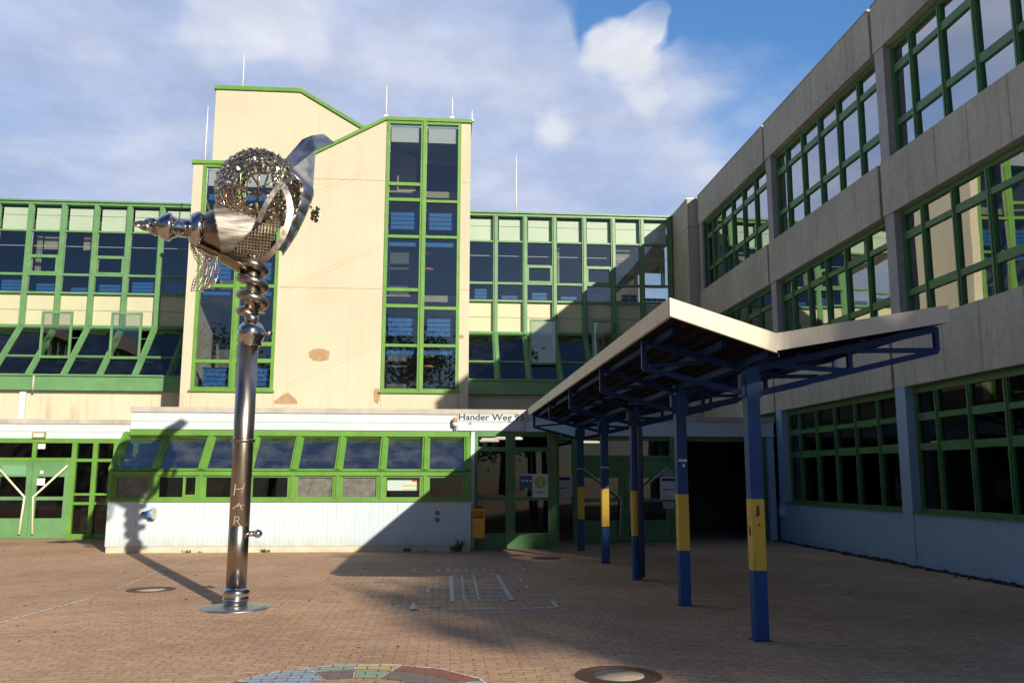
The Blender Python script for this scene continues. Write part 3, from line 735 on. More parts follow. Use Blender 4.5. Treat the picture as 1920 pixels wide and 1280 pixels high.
# notices on the entrance glass
def notice(px0, py0, px1, py1, Y, label, mat=PAPER, fn=None, cut=0):
    p, q = at(px0, py1, y=Y), at(px1, py0, y=Y)
    t = thing('notice', ((p.x+q.x)/2, Y, p.z), label, 'notice', 'notices on the entrance glass')
    part('sheet', mat, t, lambda mb: mb.plate([(p.x, Y, p.z), (q.x-cut, Y, p.z), (q.x, Y, p.z+cut), (q.x, Y, q.z), (p.x, Y, q.z)], (0, 1, 0), .006))
    if fn: fn(t, p, q, Y-.002)
    return t
def lines(t, p, q, Y):
    w = q.x-p.x
    def fn(mb):
        mb.box(p.x+.12*w, p.x+.86*w, Y-.002, Y+.001, q.z-.2*(q.z-p.z), q.z-.08*(q.z-p.z))
        mb.box(p.x+.14*w, p.x+.84*w, Y-.002, Y+.001, q.z-.56*(q.z-p.z), q.z-.53*(q.z-p.z)); mb.box(p.x+.14*w, p.x+.45*w, Y-.002, Y+.001, q.z-.61*(q.z-p.z), q.z-.585*(q.z-p.z))
        mb.box(p.x+.14*w, p.x+.5*w, Y-.002, Y+.001, q.z-.85*(q.z-p.z), q.z-.84*(q.z-p.z))
    part('print', flat('print_blue', (.02, .03, .07), .7), t, fn)
def three(t, p, q, Y):
    cx, cz, r = (p.x+q.x)/2-.0, p.z+.64*(q.z-p.z), .36*(q.x-p.x)
    part('disc', flat('notice_green', (.32, .42, .06), .6), t, lambda mb: mb.lathe((cx, Y+.001, cz), (0, -1, 0), [(0, r), (.003, r)], 32))
    x3 = text('3', r*1.5, (cx-r*.38, Y-.004, cz-r*.52), t, PAPER, 'figure', ex=.001)
    part('print', INK, t, lambda mb: mb.box(cx-.6*r, cx+.6*r, Y-.003, Y+.0, p.z+.2*(q.z-p.z), p.z+.24*(q.z-p.z)))
def bluep(t, p, q, Y):
    w, h = q.x-p.x, q.z-p.z
    part('print', PAPER, t, lambda mb: (mb.box(p.x, q.x, Y-.003, Y, q.z-.1*h, q.z), mb.box(p.x+.1*w, p.x+.3*w, Y-.003, Y, p.z+.55*h, p.z+.66*h), mb.box(p.x+.4*w, p.x+.6*w, Y-.003, Y, p.z+.55*h, p.z+.66*h), mb.box(p.x+.7*w, p.x+.85*w, Y-.003, Y, p.z+.55*h, p.z+.66*h), mb.plate([(p.x+.3*w, Y, p.z+.05*h), (p.x+.6*w, Y, p.z+.05*h), (p.x+.45*w, Y, p.z+.2*h)], (0, -1, 0), .003)))
notice(975, 888, 1000, 920, FY, 'dark blue poster behind the sheet with the green disc', flat('poster_blue', (.05, .11, .24), .6), bluep)
notice(998, 888, 1028, 932, FY-.01, 'white sheet with a figure 3 in a green disc on the entrance glass', PAPER, three)
notice(1042, 891, 1073, 934, EY-.06, 'white notice with one cut corner beside the green disc sheet', PAPER, lines, .05)
notice(1238, 893, 1272, 936, EY-.06, 'white notice on the frame right of the entrance doors', PAPER, lines)
notice(1242, 879, 1262, 893, EY-.06, 'small grey notice just above the sheet right of the entrance doors', flat('paper_grey', (.34, .34, .32), .7))
notice(1243, 940, 1264, 953, EY-.06, 'small pale notice just below the sheet right of the entrance doors', flat('paper_dim', (.42, .46, .42), .7))

# ------------------------------------------------------------------ concrete wing on the right
RX = 8.7
conc = thing('concrete_wing', (RX+2, 18, 0), 'grey precast concrete school wing with long green framed window bands on the right', 'building')
pil = [28.35, 22.10, 16.05, 9.98]           # far face of each pillar
segs = [(22.10, 28.35), (16.05, 22.10), (9.98, 16.05), (8.2, 9.98)]
PWD = .36
def band(y0, y1, z0, z1):
    """one precast spandrel, cast in plank-wide strips with open joints"""
    def fn(mb):
        y1b = y1-PWD-.02 if False else y1
        rnd = random.Random(int(y0*100+z0*10)); ys = [y0+.10]
        while ys[-1] < y1-1.35: ys.append(ys[-1]+rnd.uniform(.88, 1.12))
        ys.append(y1)
        for a, b in zip(ys, ys[1:]): mb.box(RX, RX+.1, a+.006, b-.006, z0, z1)
        mb.box(RX+.012, RX+.34, y0+.10, y1-.001, z0+.004, z1-.004)
    part('concrete_band', CONC, conc, fn)
for y0, y1 in segs:
    for z0, z1 in ((10.17, 11.2), (6.72, 7.83), (3.30, 4.465)): band(y0, y1, z0, z1)
    part('coping', FLASH, conc, lambda mb: mb.box(RX-.012, RX+.4, y0+.11, y1-.01, 11.203, 11.23))
for p in pil:
    part('pillar', CONCP, conc, lambda mb: mb.box(RX+.09, RX+.5, p-PWD, p-.0, 3.31, 11.1) if p < 28 else mb.box(RX+.05, RX+.5, p-.16, p, 3.31, 11.1))
    for z0, z1 in ((7.835, 10.165), (4.47, 6.715)):
        part('pillar_face', CONCP, conc, lambda mb: mb.box(RX+.02, RX+.089, p-PWD+.0, p-.02, z0, z1))
    part('pillar_base', LBLUE, conc, lambda mb: mb.box(RX-.0, RX+.5, p-PWD, p, 0, 3.295))
def ribbon(y0, y1, z0, z1, X, mull, trans, gmat, parent, dmat=GREEND, thick=.05, name='window'):
    F = WY(X)
    def fr(mb):
        mb.blk(F, y0, y0+.08, z0, z1, -.08, .03); mb.blk(F, y1-.08, y1, z0, z1, -.08, .03)
        mb.blk(F, y0+.081, y1-.081, z1-.13, z1, -.08, .03); mb.blk(F, y0+.081, y1-.081, z0, z0+.06, -.08, .03)
        e = [y0+.081]+[v for q in sorted(mull) for v in (q-.055, q+.055)]+[y1-.081]
        for q in mull: mb.blk(F, q-.054, q+.054, z0+.061, z1-.131, -.08, .035); mb.blk(F, q-.018, q+.018, z0+.062, z1-.132, .036, .055)
        for i in range(0, len(e), 2):
            for k, (t0, t1) in enumerate(trans):
                g = .02 if ((i//2)+k) % 2 else 0
                mb.blk(F, e[i], e[i+1], t0-g, t1+g, -.07, .025)
    w = part(name, dmat, parent, fr)
    def gl(mb):
        e = [y0+.08]+[v for q in sorted(mull) for v in (q-.055, q+.055)]+[y1-.08]
        zs = [z0+.06]+[v for t in sorted(trans) for v in t]+[z1-.13]
        for i in range(0, len(e), 2):
            for j in range(0, len(zs), 2): mb.pane(F, e[i], e[i+1], zs[j], zs[j+1], -.02, .0025)
    part('pane', gmat, w, gl, recalc=False)
    return w
for y0, y1 in segs:
    top = y1-PWD
    mull = [v for v in (top-.72, top-1.70, top-2.68, top-3.66, top-4.65) if v > y0+.3]
    ribbon(y0+.0, top, 7.80, 10.20, RX+.2, mull, [(9.58, 9.70), (8.46, 8.58)], GLASSR, conc)
    ribbon(y0+.0, top, 4.44, 6.75, RX+.2, mull, [(6.16, 6.27), (5.03, 5.15)], GLASSR, conc)
    ribbon(y0+.0, top, .985, 3.30, RX+.2, mull, [(2.67, 2.77), (2.10, 2.23)], GLASSD, conc)
    part('lower_wall', LBLUE, conc, lambda mb: mb.box(RX+.015, RX+.4, y0, top, 0, .955))
    part('window_sill', GREEND, conc, lambda mb: mb.box(RX-.02, RX+.2, y0+.002, top-.002, .957, .983))
part('roof', FLASH, conc, lambda mb: mb.box(RX+.42, 22, 8.2, 31, 10.9, 11.1))
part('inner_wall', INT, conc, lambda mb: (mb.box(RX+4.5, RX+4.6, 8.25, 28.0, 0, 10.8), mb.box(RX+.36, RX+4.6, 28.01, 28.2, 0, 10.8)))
part('end_wall', CONC, conc, lambda mb: (mb.box(RX, 22, 7.9, 8.195, 0, 3.29), mb.box(RX, 22, 7.9, 8.195, 3.31, 7.82), mb.box(RX, 22, 7.9, 8.195, 7.84, 11.2)))
part('floor_slab', INTM, conc, lambda mb: [mb.box(RX+.345, RX+4.49, 8.25, 30, z-.25, z) for z in (3.65, 7.05, 10.7)])
# end pier towards the glazed wing
part('end_pier', CONC, conc, lambda mb: (mb.box(8.37, 9.4, 28.45, WYP+.4, 0, 10.12), mb.box(8.37, 9.4, 28.45, WYP+.4, 10.14, 11.12)))
part('pier_cap', STEELROD, conc, lambda mb: mb.box(8.34, 9.4, 28.42, WYP+.4, 11.123, 11.17))
s = at(1470, 959, x=RX)
jb = thing('wall_box', (RX-.03, s.y, s.z), 'small pale junction box on the light blue wall by the porch', 'junction box')
part('casing', LBLUE, jb, lambda mb: mb.box(RX-.06, RX+.014, s.y-.16, s.y+.16, s.z-.14, s.z+.14))
part('cover', PAPER, jb, lambda mb: mb.box(RX-.075, RX-.061, s.y-.13, s.y+.13, s.z-.11, s.z+.11))
# moss and gravel at the wall foot
def moss(mb):
    rnd = random.Random(5); n = 260
    for i in range(n):
        y = 8+rnd.random()*14.; x = RX-.02-abs(rnd.gauss(0, .10)); r = rnd.uniform(.02, .06)
        mb.lathe((x, y, 0), (rnd.uniform(-.3, .3), rnd.uniform(-.3, .3), 1), [(0, r), (r*.5, r*.8), (r*.8, r*.2)], 6)
    pts = [(RX+.01, 7.8), (RX+.01, 22)]
    ys = [22-.25*k for k in range(57)]
    pts += [(RX-.14-.1*rnd.random(), y) for y in ys]
    mb.plate([(x, y, .002) for x, y in pts], (0, 0, 1), .008)
tag(part('gravel_strip', MOSS, None, moss), 'dark strip of moss and grit along the foot of the light blue wall', 'ground cover', kind='stuff')

# ------------------------------------------------------------------ canopy
can = thing('canopy', (3.1, 14, 0), 'butterfly roofed walkway canopy on blue and yellow posts', 'canopy')
A0, B0, C0 = (1.985, 7.37, 3.165), (3.11, 7.80, 2.935), (5.33, 8.63, 3.41)     # front edge top corners
YE = 20.02
def roof3(mb, dz0, dz1, off=0, yend=YE):
    for p, q in ((A0, B0), (B0, C0)):
        mb.hexa([(p[0], p[1]+off, p[2]+dz0), (q[0], q[1]+off, q[2]+dz0), (q[0], yend if q is not C0 else yend, q[2]+dz0), (p[0], yend, p[2]+dz0),
                 (p[0], p[1]+off, p[2]+dz1), (q[0], q[1]+off, q[2]+dz1), (q[0], yend, q[2]+dz1), (p[0], yend, p[2]+dz1)])
def deckfn(mb):
    roof3(mb, -.10, -.085, .03)
    # trapezoid ribs of the sheet, running along the canopy
    for p, q, n in ((A0, B0, 7), (B0, C0, 13)):
        for i in range(n):
            t = (i+.5)/n; t2 = t+.34/n
            P = [p[k]+(q[k]-p[k])*t for k in range(3)]; Q = [p[k]+(q[k]-p[k])*t2 for k in range(3)]
            mb.hexa([(P[0], P[1]+.05, P[2]-.135), (Q[0], Q[1]+.05, Q[2]-.135), (Q[0], YE-.02, Q[2]-.135), (P[0], YE-.02, P[2]-.135),
                     (P[0]-.02, P[1]+.05, P[2]-.101), (Q[0]+.02, Q[1]+.05, Q[2]-.101), (Q[0]+.02, YE-.02, Q[2]-.101), (P[0]-.02, YE-.02, P[2]-.101)])
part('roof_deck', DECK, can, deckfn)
def fasc(mb):
    for p, q in ((A0, B0), (B0, C0)):       # front boards
        n = Vector((q[1]-p[1], -(q[0]-p[0]), 0)).normalized()*.03
        mb.hexa([(p[0], p[1], p[2]-.165), (q[0], q[1], q[2]-.185), (q[0]-n.x, q[1]-n.y, q[2]-.185), (p[0]-n.x, p[1]-n.y, p[2]-.165),
                 (p[0], p[1], p[2]), (q[0], q[1], q[2]), (q[0]-n.x, q[1]-n.y, q[2]), (p[0]-n.x, p[1]-n.y, p[2])])
    ys = [7.40, 9.9, 12.4, 14.9, 17.4, YE]
    for a, b in zip(ys, ys[1:]): mb.box(A0[0]-.004, A0[0]+.028, a+.004, b-.004, A0[2]-.165, A0[2]-.002)
    mb.box(C0[0]-.03, C0[0]+.004, C0[1]+.03, YE, C0[2]-.185, C0[2]-.002)
part('fascia', FASCIA, can, fasc)
part('roof_skin', FLASH, can, lambda mb: roof3(mb, -.03, -.012, .04))
part('gutter', BLUET, can, lambda mb: (mb.box(3.05, 3.06, 7.9, YE, 2.72, 2.78), mb.box(3.16, 3.17, 7.9, YE, 2.72, 2.78), mb.box(3.05, 3.17, 7.9, YE, 2.781, 2.79)))
posts = [(3.19, 8.757), (3.10, 11.166), (3.115, 13.946), (3.115, 16.62), (3.115, 19.52)]
WORN = paint('worn_band_paint', (.62, .40, .025), .45, .12, 5., ((.16, .10, .06), .75))
for i, (px_, py_) in enumerate(posts):
    h = .067
    po_ = part('post', BLUE, can, lambda mb: (mb.box(px_-h, px_+h, py_-h, py_+h, 0, .68), mb.box(px_-h, px_+h, py_-h, py_+h, 1.386, 2.80)))
    part('yellow_band', WORN if i == 0 else YELLOW, po_, lambda mb: mb.box(px_-h-.001, px_+h+.001, py_-h-.001, py_+h+.001, .681, 1.385))
    part('bracket', BLUE, po_, lambda mb: mb.box(px_-h-.05, px_-h-.003, py_-.05, py_+.05, 2.42, 2.66)); part('bracket', BLUE, po_, lambda mb: mb.box(px_+h+.003, px_+h+.03, py_-.05, py_+.05, 2.42, 2.66))
    part('base_plate', DARKM, po_, lambda mb: mb.box(px_-h-.02, px_+h+.02, py_-h-.02, py_+h+.02, -.004, .009))
    if i in (1,):
        part('sticker', PAPER, po_, lambda mb: (mb.box(px_-.05, px_+.06, py_-h-.006, py_-h-.002, 1.80, 1.83), mb.box(px_-.0, px_+.03, py_-h-.006, py_-h-.002, 1.73, 1.77)))
    if i in (3, 4): part('strap', FLASH, po_, lambda mb: mb.box(px_-h-.004, px_+h+.004, py_-h-.004, py_+h+.004, 1.77, 1.80))
    if i == 0: part('scratch', IRON, po_, lambda mb: (mb.plate([(px_-.02, py_-h-.002, 1.20), (px_+.02, py_-h-.002, 1.23), (px_+.01, py_-h-.002, 1.33), (px_-.015, py_-h-.002, 1.31)], (0, -1, 0), .002), mb.box(px_-.0, px_+.02, py_-h-.004, py_-h-.002, 1.12, 1.14), mb.plate([(px_-h-.002, py_-.03, 1.02), (px_-h-.002, py_+.02, 1.03), (px_-h-.002, py_+.01, 1.12), (px_-h-.002, py_-.03, 1.10)], (-1, 0, 0), .002)))
    # lattice cantilevers either side of the post
    def truss(mb):
        xl, xr = 2.07, 5.24
        lt = lambda x: 2.70+(2.99-2.70)*max(0, (3.11-x))/1.06 if x < 3.11 else 2.70+(3.20-2.72)*(x-3.11)/2.2
        y = py_
        mb.beam((xl, y, 2.71), (px_-.1, y, 2.47), .06, .05); mb.beam((xl+.02, y, lt(xl)+.0), (px_-.0, y, lt(3.11)), .06, .06)
        mb.beam((xl, y, 2.70), (xl, y, 3.0), .05, .05, (0, 1, 0)); mb.beam((xl+.05, y, 2.73), (2.72, y, lt(2.72)-.02), .04, .04)
        mb.beam((px_+.1, y, 2.47), (xr, y, 2.93), .06, .06); mb.beam((px_, y, lt(3.11)), (xr-.02, y, lt(xr)), .06, .07)
        mb.beam((xr, y, 2.93), (xr, y, 3.19), .05, .05, (0, 1, 0)); mb.beam((4.27, y, 2.72), (4.27, y, lt(4.27)), .05, .05, (0, 1, 0))
        mb.beam((xr-.03, y, 2.94), (4.31, y, lt(4.27)-.03), .04, .05); mb.beam((4.25, y, 2.71), (3.45, y, lt(3.45)-.02), .04, .05)
    part('truss', BLUET, can, truss)
def purl(mb):
    for x, z in ((2.16, 3.02), (2.65, 2.90), (3.7, 2.90), (4.4, 3.05), (5.1, 3.20)): mb.box(x, x+.05, (8.0 if x < 3.5 else 8.75), YE-.05, z-.07, z-.005)
part('purlin', BLUET, can, purl)
dp = part('downpipe', flat('pipe_dark', (.03, .04, .10), .45), can, lambda mb: mb.tube([(3.02, 13.75, 2.72), (2.98, 13.7, 2.62), (3.0, 13.72, 2.52), (3.15, 13.82, 2.42), (3.17, 13.83, 2.3), (3.17, 13.83, .05)], .048, 10))

# ------------------------------------------------------------------ sculpture
SX, SY = -2.5, 11.262
sc_ = thing('steel_sculpture', (SX, SY, 0), 'tall stainless steel sculpture of a beaked helmeted head on a screw topped pole', 'sculpture')
def S(px, py, dy=0.): return at(px, py, y=SY+dy)
K = 1/144.5
part('base_plate', PLATE, sc_, lambda mb: mb.lathe((SX, SY, 0), (0, 0, 1), [(0, .41), (.012, .41), (.03, .33), (.038, .15)], 48))
part('collar', CHROME, sc_, lambda mb: mb.lathe((SX, SY, .038), (0, 0, 1), [(0, .13), (.02, .15), (.05, .145), (.052, .155), (.09, .16), (.10, .15), (.12, .155), (.17, .165), (.20, .14), (.21, .13)], 40))
part('pole', STEEL, sc_, lambda mb: mb.lathe((SX, SY, .24), (0, 0, 1), [(0, .123), (.745, .123), (.75, .119), (.755, .123), (1.78, .126), (3.05, .128)], 48))
part('ring', STEEL, sc_, lambda mb: mb.lathe((SX, SY, 2.02), (0, 0, 1), [(0, .128), (.004, .145), (.045, .145), (.05, .128)], 40))
part('bolt', CHROME, sc_, lambda mb: (mb.tube([(SX+.11, SY-.02, .895), (SX+.19, SY-.03, .90)], .035, 14), mb.lathe((SX+.19, SY-.03, .90), (1, -.1, 0), [(0, .02), (.02, .045), (.05, .055), (.08, .045), (.1, .02)], 18)))
bc = Vector((SX+.03, SY, 3.42))
part('ball', CHROME, sc_, lambda mb: mb.lathe((bc.x, bc.y, bc.z-.17), (0, 0, 1), [(.0, .128), (.02, .14)]+[(.17-.17*math.cos(t), .172*math.sin(t)) for t in [math.pi*(.28+.055*k) for k in range(11)]]+[(.33, .08), (.36, .09), (.40, .085)], 40))
part('ball_pin', CHROME, sc_, lambda mb: mb.tube([bc+Vector((.16, -.02, 0)), bc+Vector((.27, -.03, 0))], [.02, .03], 12))
top = S(474, 487)
def neck(mb):
    mb.tube([(bc.x, bc.y, bc.z+.15), (top.x, SY, top.z+.15)], .085, 20)
part('neck', STEEL, sc_, neck)
def coil(mb):
    pts = []; N = 110; z1, z0 = S(475, 492).z, S(465, 592).z; R = .150
    for i in range(N):
        t = i/(N-1); a = -1.2+t*3.25*2*math.pi
        z = z1+(z0-z1)*t; cx = top.x+(bc.x-top.x)*t
        r = R*(1 if t < .9 else 1-.35*(t-.9)/.1)
        pts.append((cx+r*math.sin(a), SY-r*math.cos(a), z))
    mb.tube(pts, [.060*min(1, .4+6*min(i, N-1-i)/N*2) for i in range(N)], 14)
part('coil', BROWNM if False else STEEL, sc_, coil)
SCR = flat('scratched_metal', (.46, .42, .38), .6)
def scratch(mb):
    y = SY-.127
    def ln(pts, w=.012):
        for p, q in zip(pts, pts[1:]):
            P, Q = S(*p), S(*q); mb.beam((P.x, y-.0, P.z), (Q.x, y, Q.z), .004, w*.55)
    ln([(446, 907), (443, 928)], .014); ln([(463, 905), (458, 922)], .012); ln([(446, 917), (462, 914)], .012)
    ln([(441, 953), (453, 942), (458, 955)]); ln([(446, 948), (462, 946)], .01)
    ln([(445, 966), (443, 982)]); ln([(445, 967), (453, 968), (452, 974), (446, 975)], .01); ln([(448, 975), (455, 983)])
part('scratched_letter', SCR, sc_, scratch)
# beak: turned pieces along an axis pointing left and a little to the camera
tipP, neckP = S(250, 420, -.34), S(412, 434, -.02)
ax = (neckP-tipP).normalized(); Lb = (neckP-tipP).length; kk = Lb/(412-250)
def bp(px): return (px-250)*kk
def beak(mb): mb.lathe(tipP, ax, [(bp(288), .03), (bp(293), .10), (bp(303), .155), (bp(313), .185), (bp(318), .185), (bp(322), .15), (bp(332), .118), (bp(362), .122)], 40)
part('beak', CHROME, sc_, beak)
def tip(mb):
    u = ax.cross(Vector((0, 0, 1))).normalized(); v = ax.cross(u); N = 26
    for ph in (0, math.pi*2/3, math.pi*4/3):
        P = []
        for i in range(N):
            t = i/(N-1); r = .012+.075*t; a = ph+t*4.2
            P.append(tipP+ax*(bp(292)*t)+r*(math.cos(a)*u+math.sin(a)*v))
        mb.tube(P, [.012+.035*t/N for t in range(N)], 8)
part('beak_tip', CHROME, sc_, tip)
part('beak_collar', CHROME, sc_, lambda mb: mb.lathe(tipP, ax, [(bp(352), .13), (bp(357), .2), (bp(368), .235), (bp(374), .235), (bp(380), .2), (bp(383), .19)], 40))
part('muzzle', BROWNM, sc_, lambda mb: mb.lathe(tipP, ax, [(bp(380), .205), (bp(392), .26), (bp(412), .335)], 44, cap=False))
part('muzzle_rim', BROWNM, sc_, lambda mb: mb.lathe(tipP, ax, [(bp(411), .336), (bp(414), .342), (bp(415), .30)], 44, cap=False))
# brushed cheek sheet: part of a cylinder round the axis
ax2 = Vector((1, .25, -.03)).normalized(); c0 = S(405, 434, -.03)
u2 = ax2.cross(Vector((0, 0, 1))).normalized(); v2 = u2.cross(ax2)     # u2 towards camera (-Y), v2 up
if u2.y > 0: u2 = -u2
def cyl(t, a, r): return c0+ax2*t+r*(math.cos(a)*u2+math.sin(a)*v2)
def pix(p):
    v = Vector(p)-CAM; return 960+FPX*v.dot(cr)/v.dot(cf), 640-FPX*v.dot(cu)/v.dot(cf)
def inpoly(p, poly):
    x, y = pix(p); r = False
    for (x0, y0), (x1, y1) in zip(poly, poly[1:]+poly[:1]):
        if (y0 > y) != (y1 > y) and x < (x1-x0)*(y-y0)/(y1-y0)+x0: r = not r
    return r
CHEEK = [(398, 384), (452, 383), (463, 391), (472, 402), (484, 412), (487, 422), (464, 440), (449, 455), (440, 468), (434, 484), (416, 486)]
MESHP = [(428, 486), (436, 469), (447, 453), (462, 438), (485, 420), (512, 406), (542, 394), (547, 400), (531, 424), (516, 442), (512, 460), (507, 480), (480, 492)]
def cheek(mb):
    n = 60; mt_ = 40
    P = [[cyl(-.05+.75*k/mt_, math.radians(130-230*i/n), .34+.004*math.sin(i*.9+k*.2)) for k in range(mt_+1)] for i in range(n+1)]
    vs = [p for r in P for p in r]
    fs = []
    for i in range(n):
        for k in range(mt_):
            a = math.radians(130-230*(i+.5)/n)
            if inpoly((P[i][k]+P[i+1][k+1])/2, CHEEK) and math.cos(a) > -.55: fs.append((i*(mt_+1)+k, i*(mt_+1)+k+1, (i+1)*(mt_+1)+k+1, (i+1)*(mt_+1)+k))
    mb.add(vs, fs, True)
ck = part('cheek_plate', BRUSH, sc_, cheek, recalc=False)
md = ck.modifiers.new('thick', 'SOLIDIFY'); md.thickness = .012
# woven mesh cover on the lower side of the head
def meshcov(mb):
    def thin_line(pts): mb.tube(pts, .009, 4, cap=False, smooth=False)
    def inside(t, a): return inpoly(cyl(t, a, .347), MESHP) and math.cos(a) > -.4
    step = .040
    A = [math.radians(-115+6.8*i) for i in range(28)]
    T = [.04+step*i for i in range(36)]
    for a in A:
        run = []
        for t in T:
            if inside(t, a): run.append(cyl(t, a, .345+.004*math.sin(a*90)))
            elif len(run) > 1: thin_line(run); run = []
            else: run = []
        if len(run) > 1: thin_line(run)
    for t in T:
        run = []
        for a in A:
            if inside(t, a): run.append(cyl(t, a, .349))
            elif len(run) > 1: thin_line(run); run = []
            else: run = []
        if len(run) > 1: thin_line(run)
part('mesh_cover', MESHM, sc_, meshcov)
def jaw(mb):
    n = 12; rows = []
    for i in range(n+1):
        a = math.radians(-60-120*i/n); rows.append([cyl(-.28+.14*k, a, .20+.07*k) for k in range(6)])
    vs = [p for r in rows for p in r]; mb.add(vs, [(i*6+k, i*6+k+1, (i+1)*6+k+1, (i+1)*6+k) for i in range(n) for k in range(5)], True)
j = part('jaw', BROWNM, sc_, jaw, recalc=False); md = j.modifiers.new('thick', 'SOLIDIFY'); md.thickness = .01
# body below the mesh
part('skull', flat('skull_dark', (.03, .024, .02), .5, .5), sc_, lambda mb: mb.lathe(c0+ax2*.05, ax2, [(0, .24), (.1, .30), (.45, .30), (.62, .22), (.7, .1)], 32))
# the globe of hammered scales
gc = S(484, 358, .10); GR = .545
gax = (CAM-gc+Vector((-1.2, 0, .6))).normalized()   # the open lattice end looks at the yard
gu = gax.cross(Vector((0, 0, 1))).normalized(); gv = gax.cross(gu)
def sp(th, ph, r): return gc+r*(math.cos(th)*gax+math.sin(th)*(math.cos(ph)*gu+math.sin(ph)*gv))
def strapline(mb, fn, N, w, rnd, jit):
    L = []
    for i in range(N):
        p, side = fn(i/(N-1)); out = (p-gc).normalized()
        tw = rnd.uniform(-.5, .5); sd = (side*math.cos(tw)+out*math.sin(tw))*w*rnd.uniform(.6, 1.3)/2
        p = p+out*rnd.uniform(-jit, jit); L += [p-sd, p+sd]
    mb.add(L, [(2*i, 2*i+1, 2*i+3, 2*i+2) for i in range(N-1)])
def rings(mb):
    rnd = random.Random(12)
    for k in range(16):
        th = math.radians(30+8*k); N = max(24, int(64*math.sin(th)))
        strapline(mb, lambda t: (sp(th, 2*math.pi*t, GR), (sp(th+.05, 2*math.pi*t, GR)-sp(th, 2*math.pi*t, GR)).normalized()), N, .034, rnd, .012)
def meridians(mb):
    rnd = random.Random(13); n = 36
    for k in range(n):
        a = 2*math.pi*(k+.2*rnd.random())/n; lo = 8 if k % 5 == 0 else 29
        strapline(mb, lambda t: (sp(math.radians(lo+(180-2*lo)*t), a, GR+.006), (sp(math.radians(lo+(180-2*lo)*t), a+.08, GR)-sp(math.radians(lo+(180-2*lo)*t), a, GR)).normalized()), 30, .027, rnd, .013)
def scales(mb):
    rings(mb); rnd = random.Random(11)
    for k in range(120):
        th = math.acos(rnd.uniform(-.97, .84)); a = rnd.uniform(0, 6.283); w = rnd.uniform(.018, .042)
        p = sp(th, a, GR+rnd.uniform(-.02, .03)); u = Vector((rnd.uniform(-1, 1), rnd.uniform(-1, 1), rnd.uniform(-1, 1))); o = (p-gc).normalized()
        u = (u-o*u.dot(o)*.7).normalized(); v = o.cross(u).normalized()
        mb.add([p+u*w, p+v*w*.7, p-u*w*rnd.uniform(.5, 1.2), p-v*w*.7], [(0, 1, 2, 3)])
for nm, fn_ in (('lattice_ring', scales), ('lattice_rib', meridians)):
    gb = part(nm, SCALE_M, sc_, fn_, recalc=False); md = gb.modifiers.new('thick', 'SOLIDIFY'); md.thickness = .008
def hoops(mb):
    for k in range(7):
        a = math.pi*k/7; N = 40
        mb.tube([gc+Vector((GR*.96*math.cos(a)*math.sin(t), GR*.96*math.sin(a)*math.sin(t), GR*.96*math.cos(t))) for t in [2*math.pi*q/N for q in range(N+1)]], .010, 5, cap=False)
part('hoop', BROWNM, sc_, hoops)
# straps
def ribbonarc(mb, pts, w, nrm):
    nrm = Vector(nrm); L = []
    for i, p in enumerate(pts):
        d = (pts[min(i+1, len(pts)-1)]-pts[max(i-1, 0)]).normalized(); s_ = d.cross(nrm).normalized()*w/2
        L += [p-s_, p+s_]
    mb.add(L, [(2*i, 2*i+1, 2*i+3, 2*i+2) for i in range(len(pts)-1)])
def smoothc(P, n=8):
    out = []
    for i in range(len(P)-1):
        p0, p1, p2, p3 = P[max(i-1, 0)], P[i], P[i+1], P[min(i+2, len(P)-1)]
        for k in range(n):
            t = k/n; out.append(.5*((2*p1)+(-p0+p2)*t+(2*p0-5*p1+4*p2-p3)*t*t+(-p0+3*p1-3*p2+p3)*t**3))
    return out+[P[-1]]
STRAP = mat_metal('strap_steel', (.52, .47, .40), .42, 14., .1)
def straps(mb):
    a = smoothc([S(529, 345, -.38), S(540, 368, -.42), S(544, 395, -.44), S(538, 425, -.43), S(524, 455, -.40), S(503, 480, -.34), S(488, 490, -.25)])
    ribbonarc(mb, a, .075, (0.25, -1, 0))
    b = smoothc([S(531, 342, -.38), S(514, 360, -.46), S(499, 384, -.48), S(484, 416, -.44)])
    ribbonarc(mb, b, .07, (0, -1, .1))
    c = smoothc([S(529, 347, -.37), S(541, 337, -.34), S(556, 335, -.27), S(565, 343, -.2), S(562, 352, -.16)])
    ribbonarc(mb, c, .06, (.2, -.5, .9))
st = part('strap', STRAP, sc_, straps, recalc=False); md = st.modifiers.new('thick', 'SOLIDIFY'); md.thickness = .012
# crest: folded sheets rising to a hooked horn behind the globe
def crest(mb):
    V = {'a': S(533, 300, .10), 'b': S(567, 261, .28), 'c': S(585, 254, .30), 'd': S(548, 316, -.06), 'e': S(592, 281, .12), 'f': S(587, 356, .16), 'g': S(607, 251, .42), 'h': S(627, 267, .46)}
    for poly in (('a', 'd', 'c', 'b'), ('d', 'f', 'e', 'c'), ('c', 'e', 'h', 'g')):
        mb.add([V[k] for k in poly], [tuple(range(len(poly)))])
    out = [S(548, 316, -.06), S(587, 356, .16), S(580, 376, .12), S(569, 402, .06), S(555, 430, 0), S(541, 452, -.06), S(528, 471, -.12)]
    inn = [S(541, 318, -.16), S(566, 345, -.12), S(565, 368, -.14), S(558, 394, -.18), S(545, 420, -.22), S(531, 443, -.26), S(517, 468, -.28)]
    for i in range(6): mb.add([inn[i], out[i], out[i+1], inn[i+1]], [(0, 1, 2, 3)], True)
    back = [p+Vector((-.03, .22, 0)) for p in out]
    for i in range(6): mb.add([out[i], back[i], back[i+1], out[i+1]], [(0, 1, 2, 3)], True)
cr_ = part('crest', PLATE, sc_, crest, recalc=False); md = cr_.modifiers.new('thick', 'SOLIDIFY'); md.thickness = .01
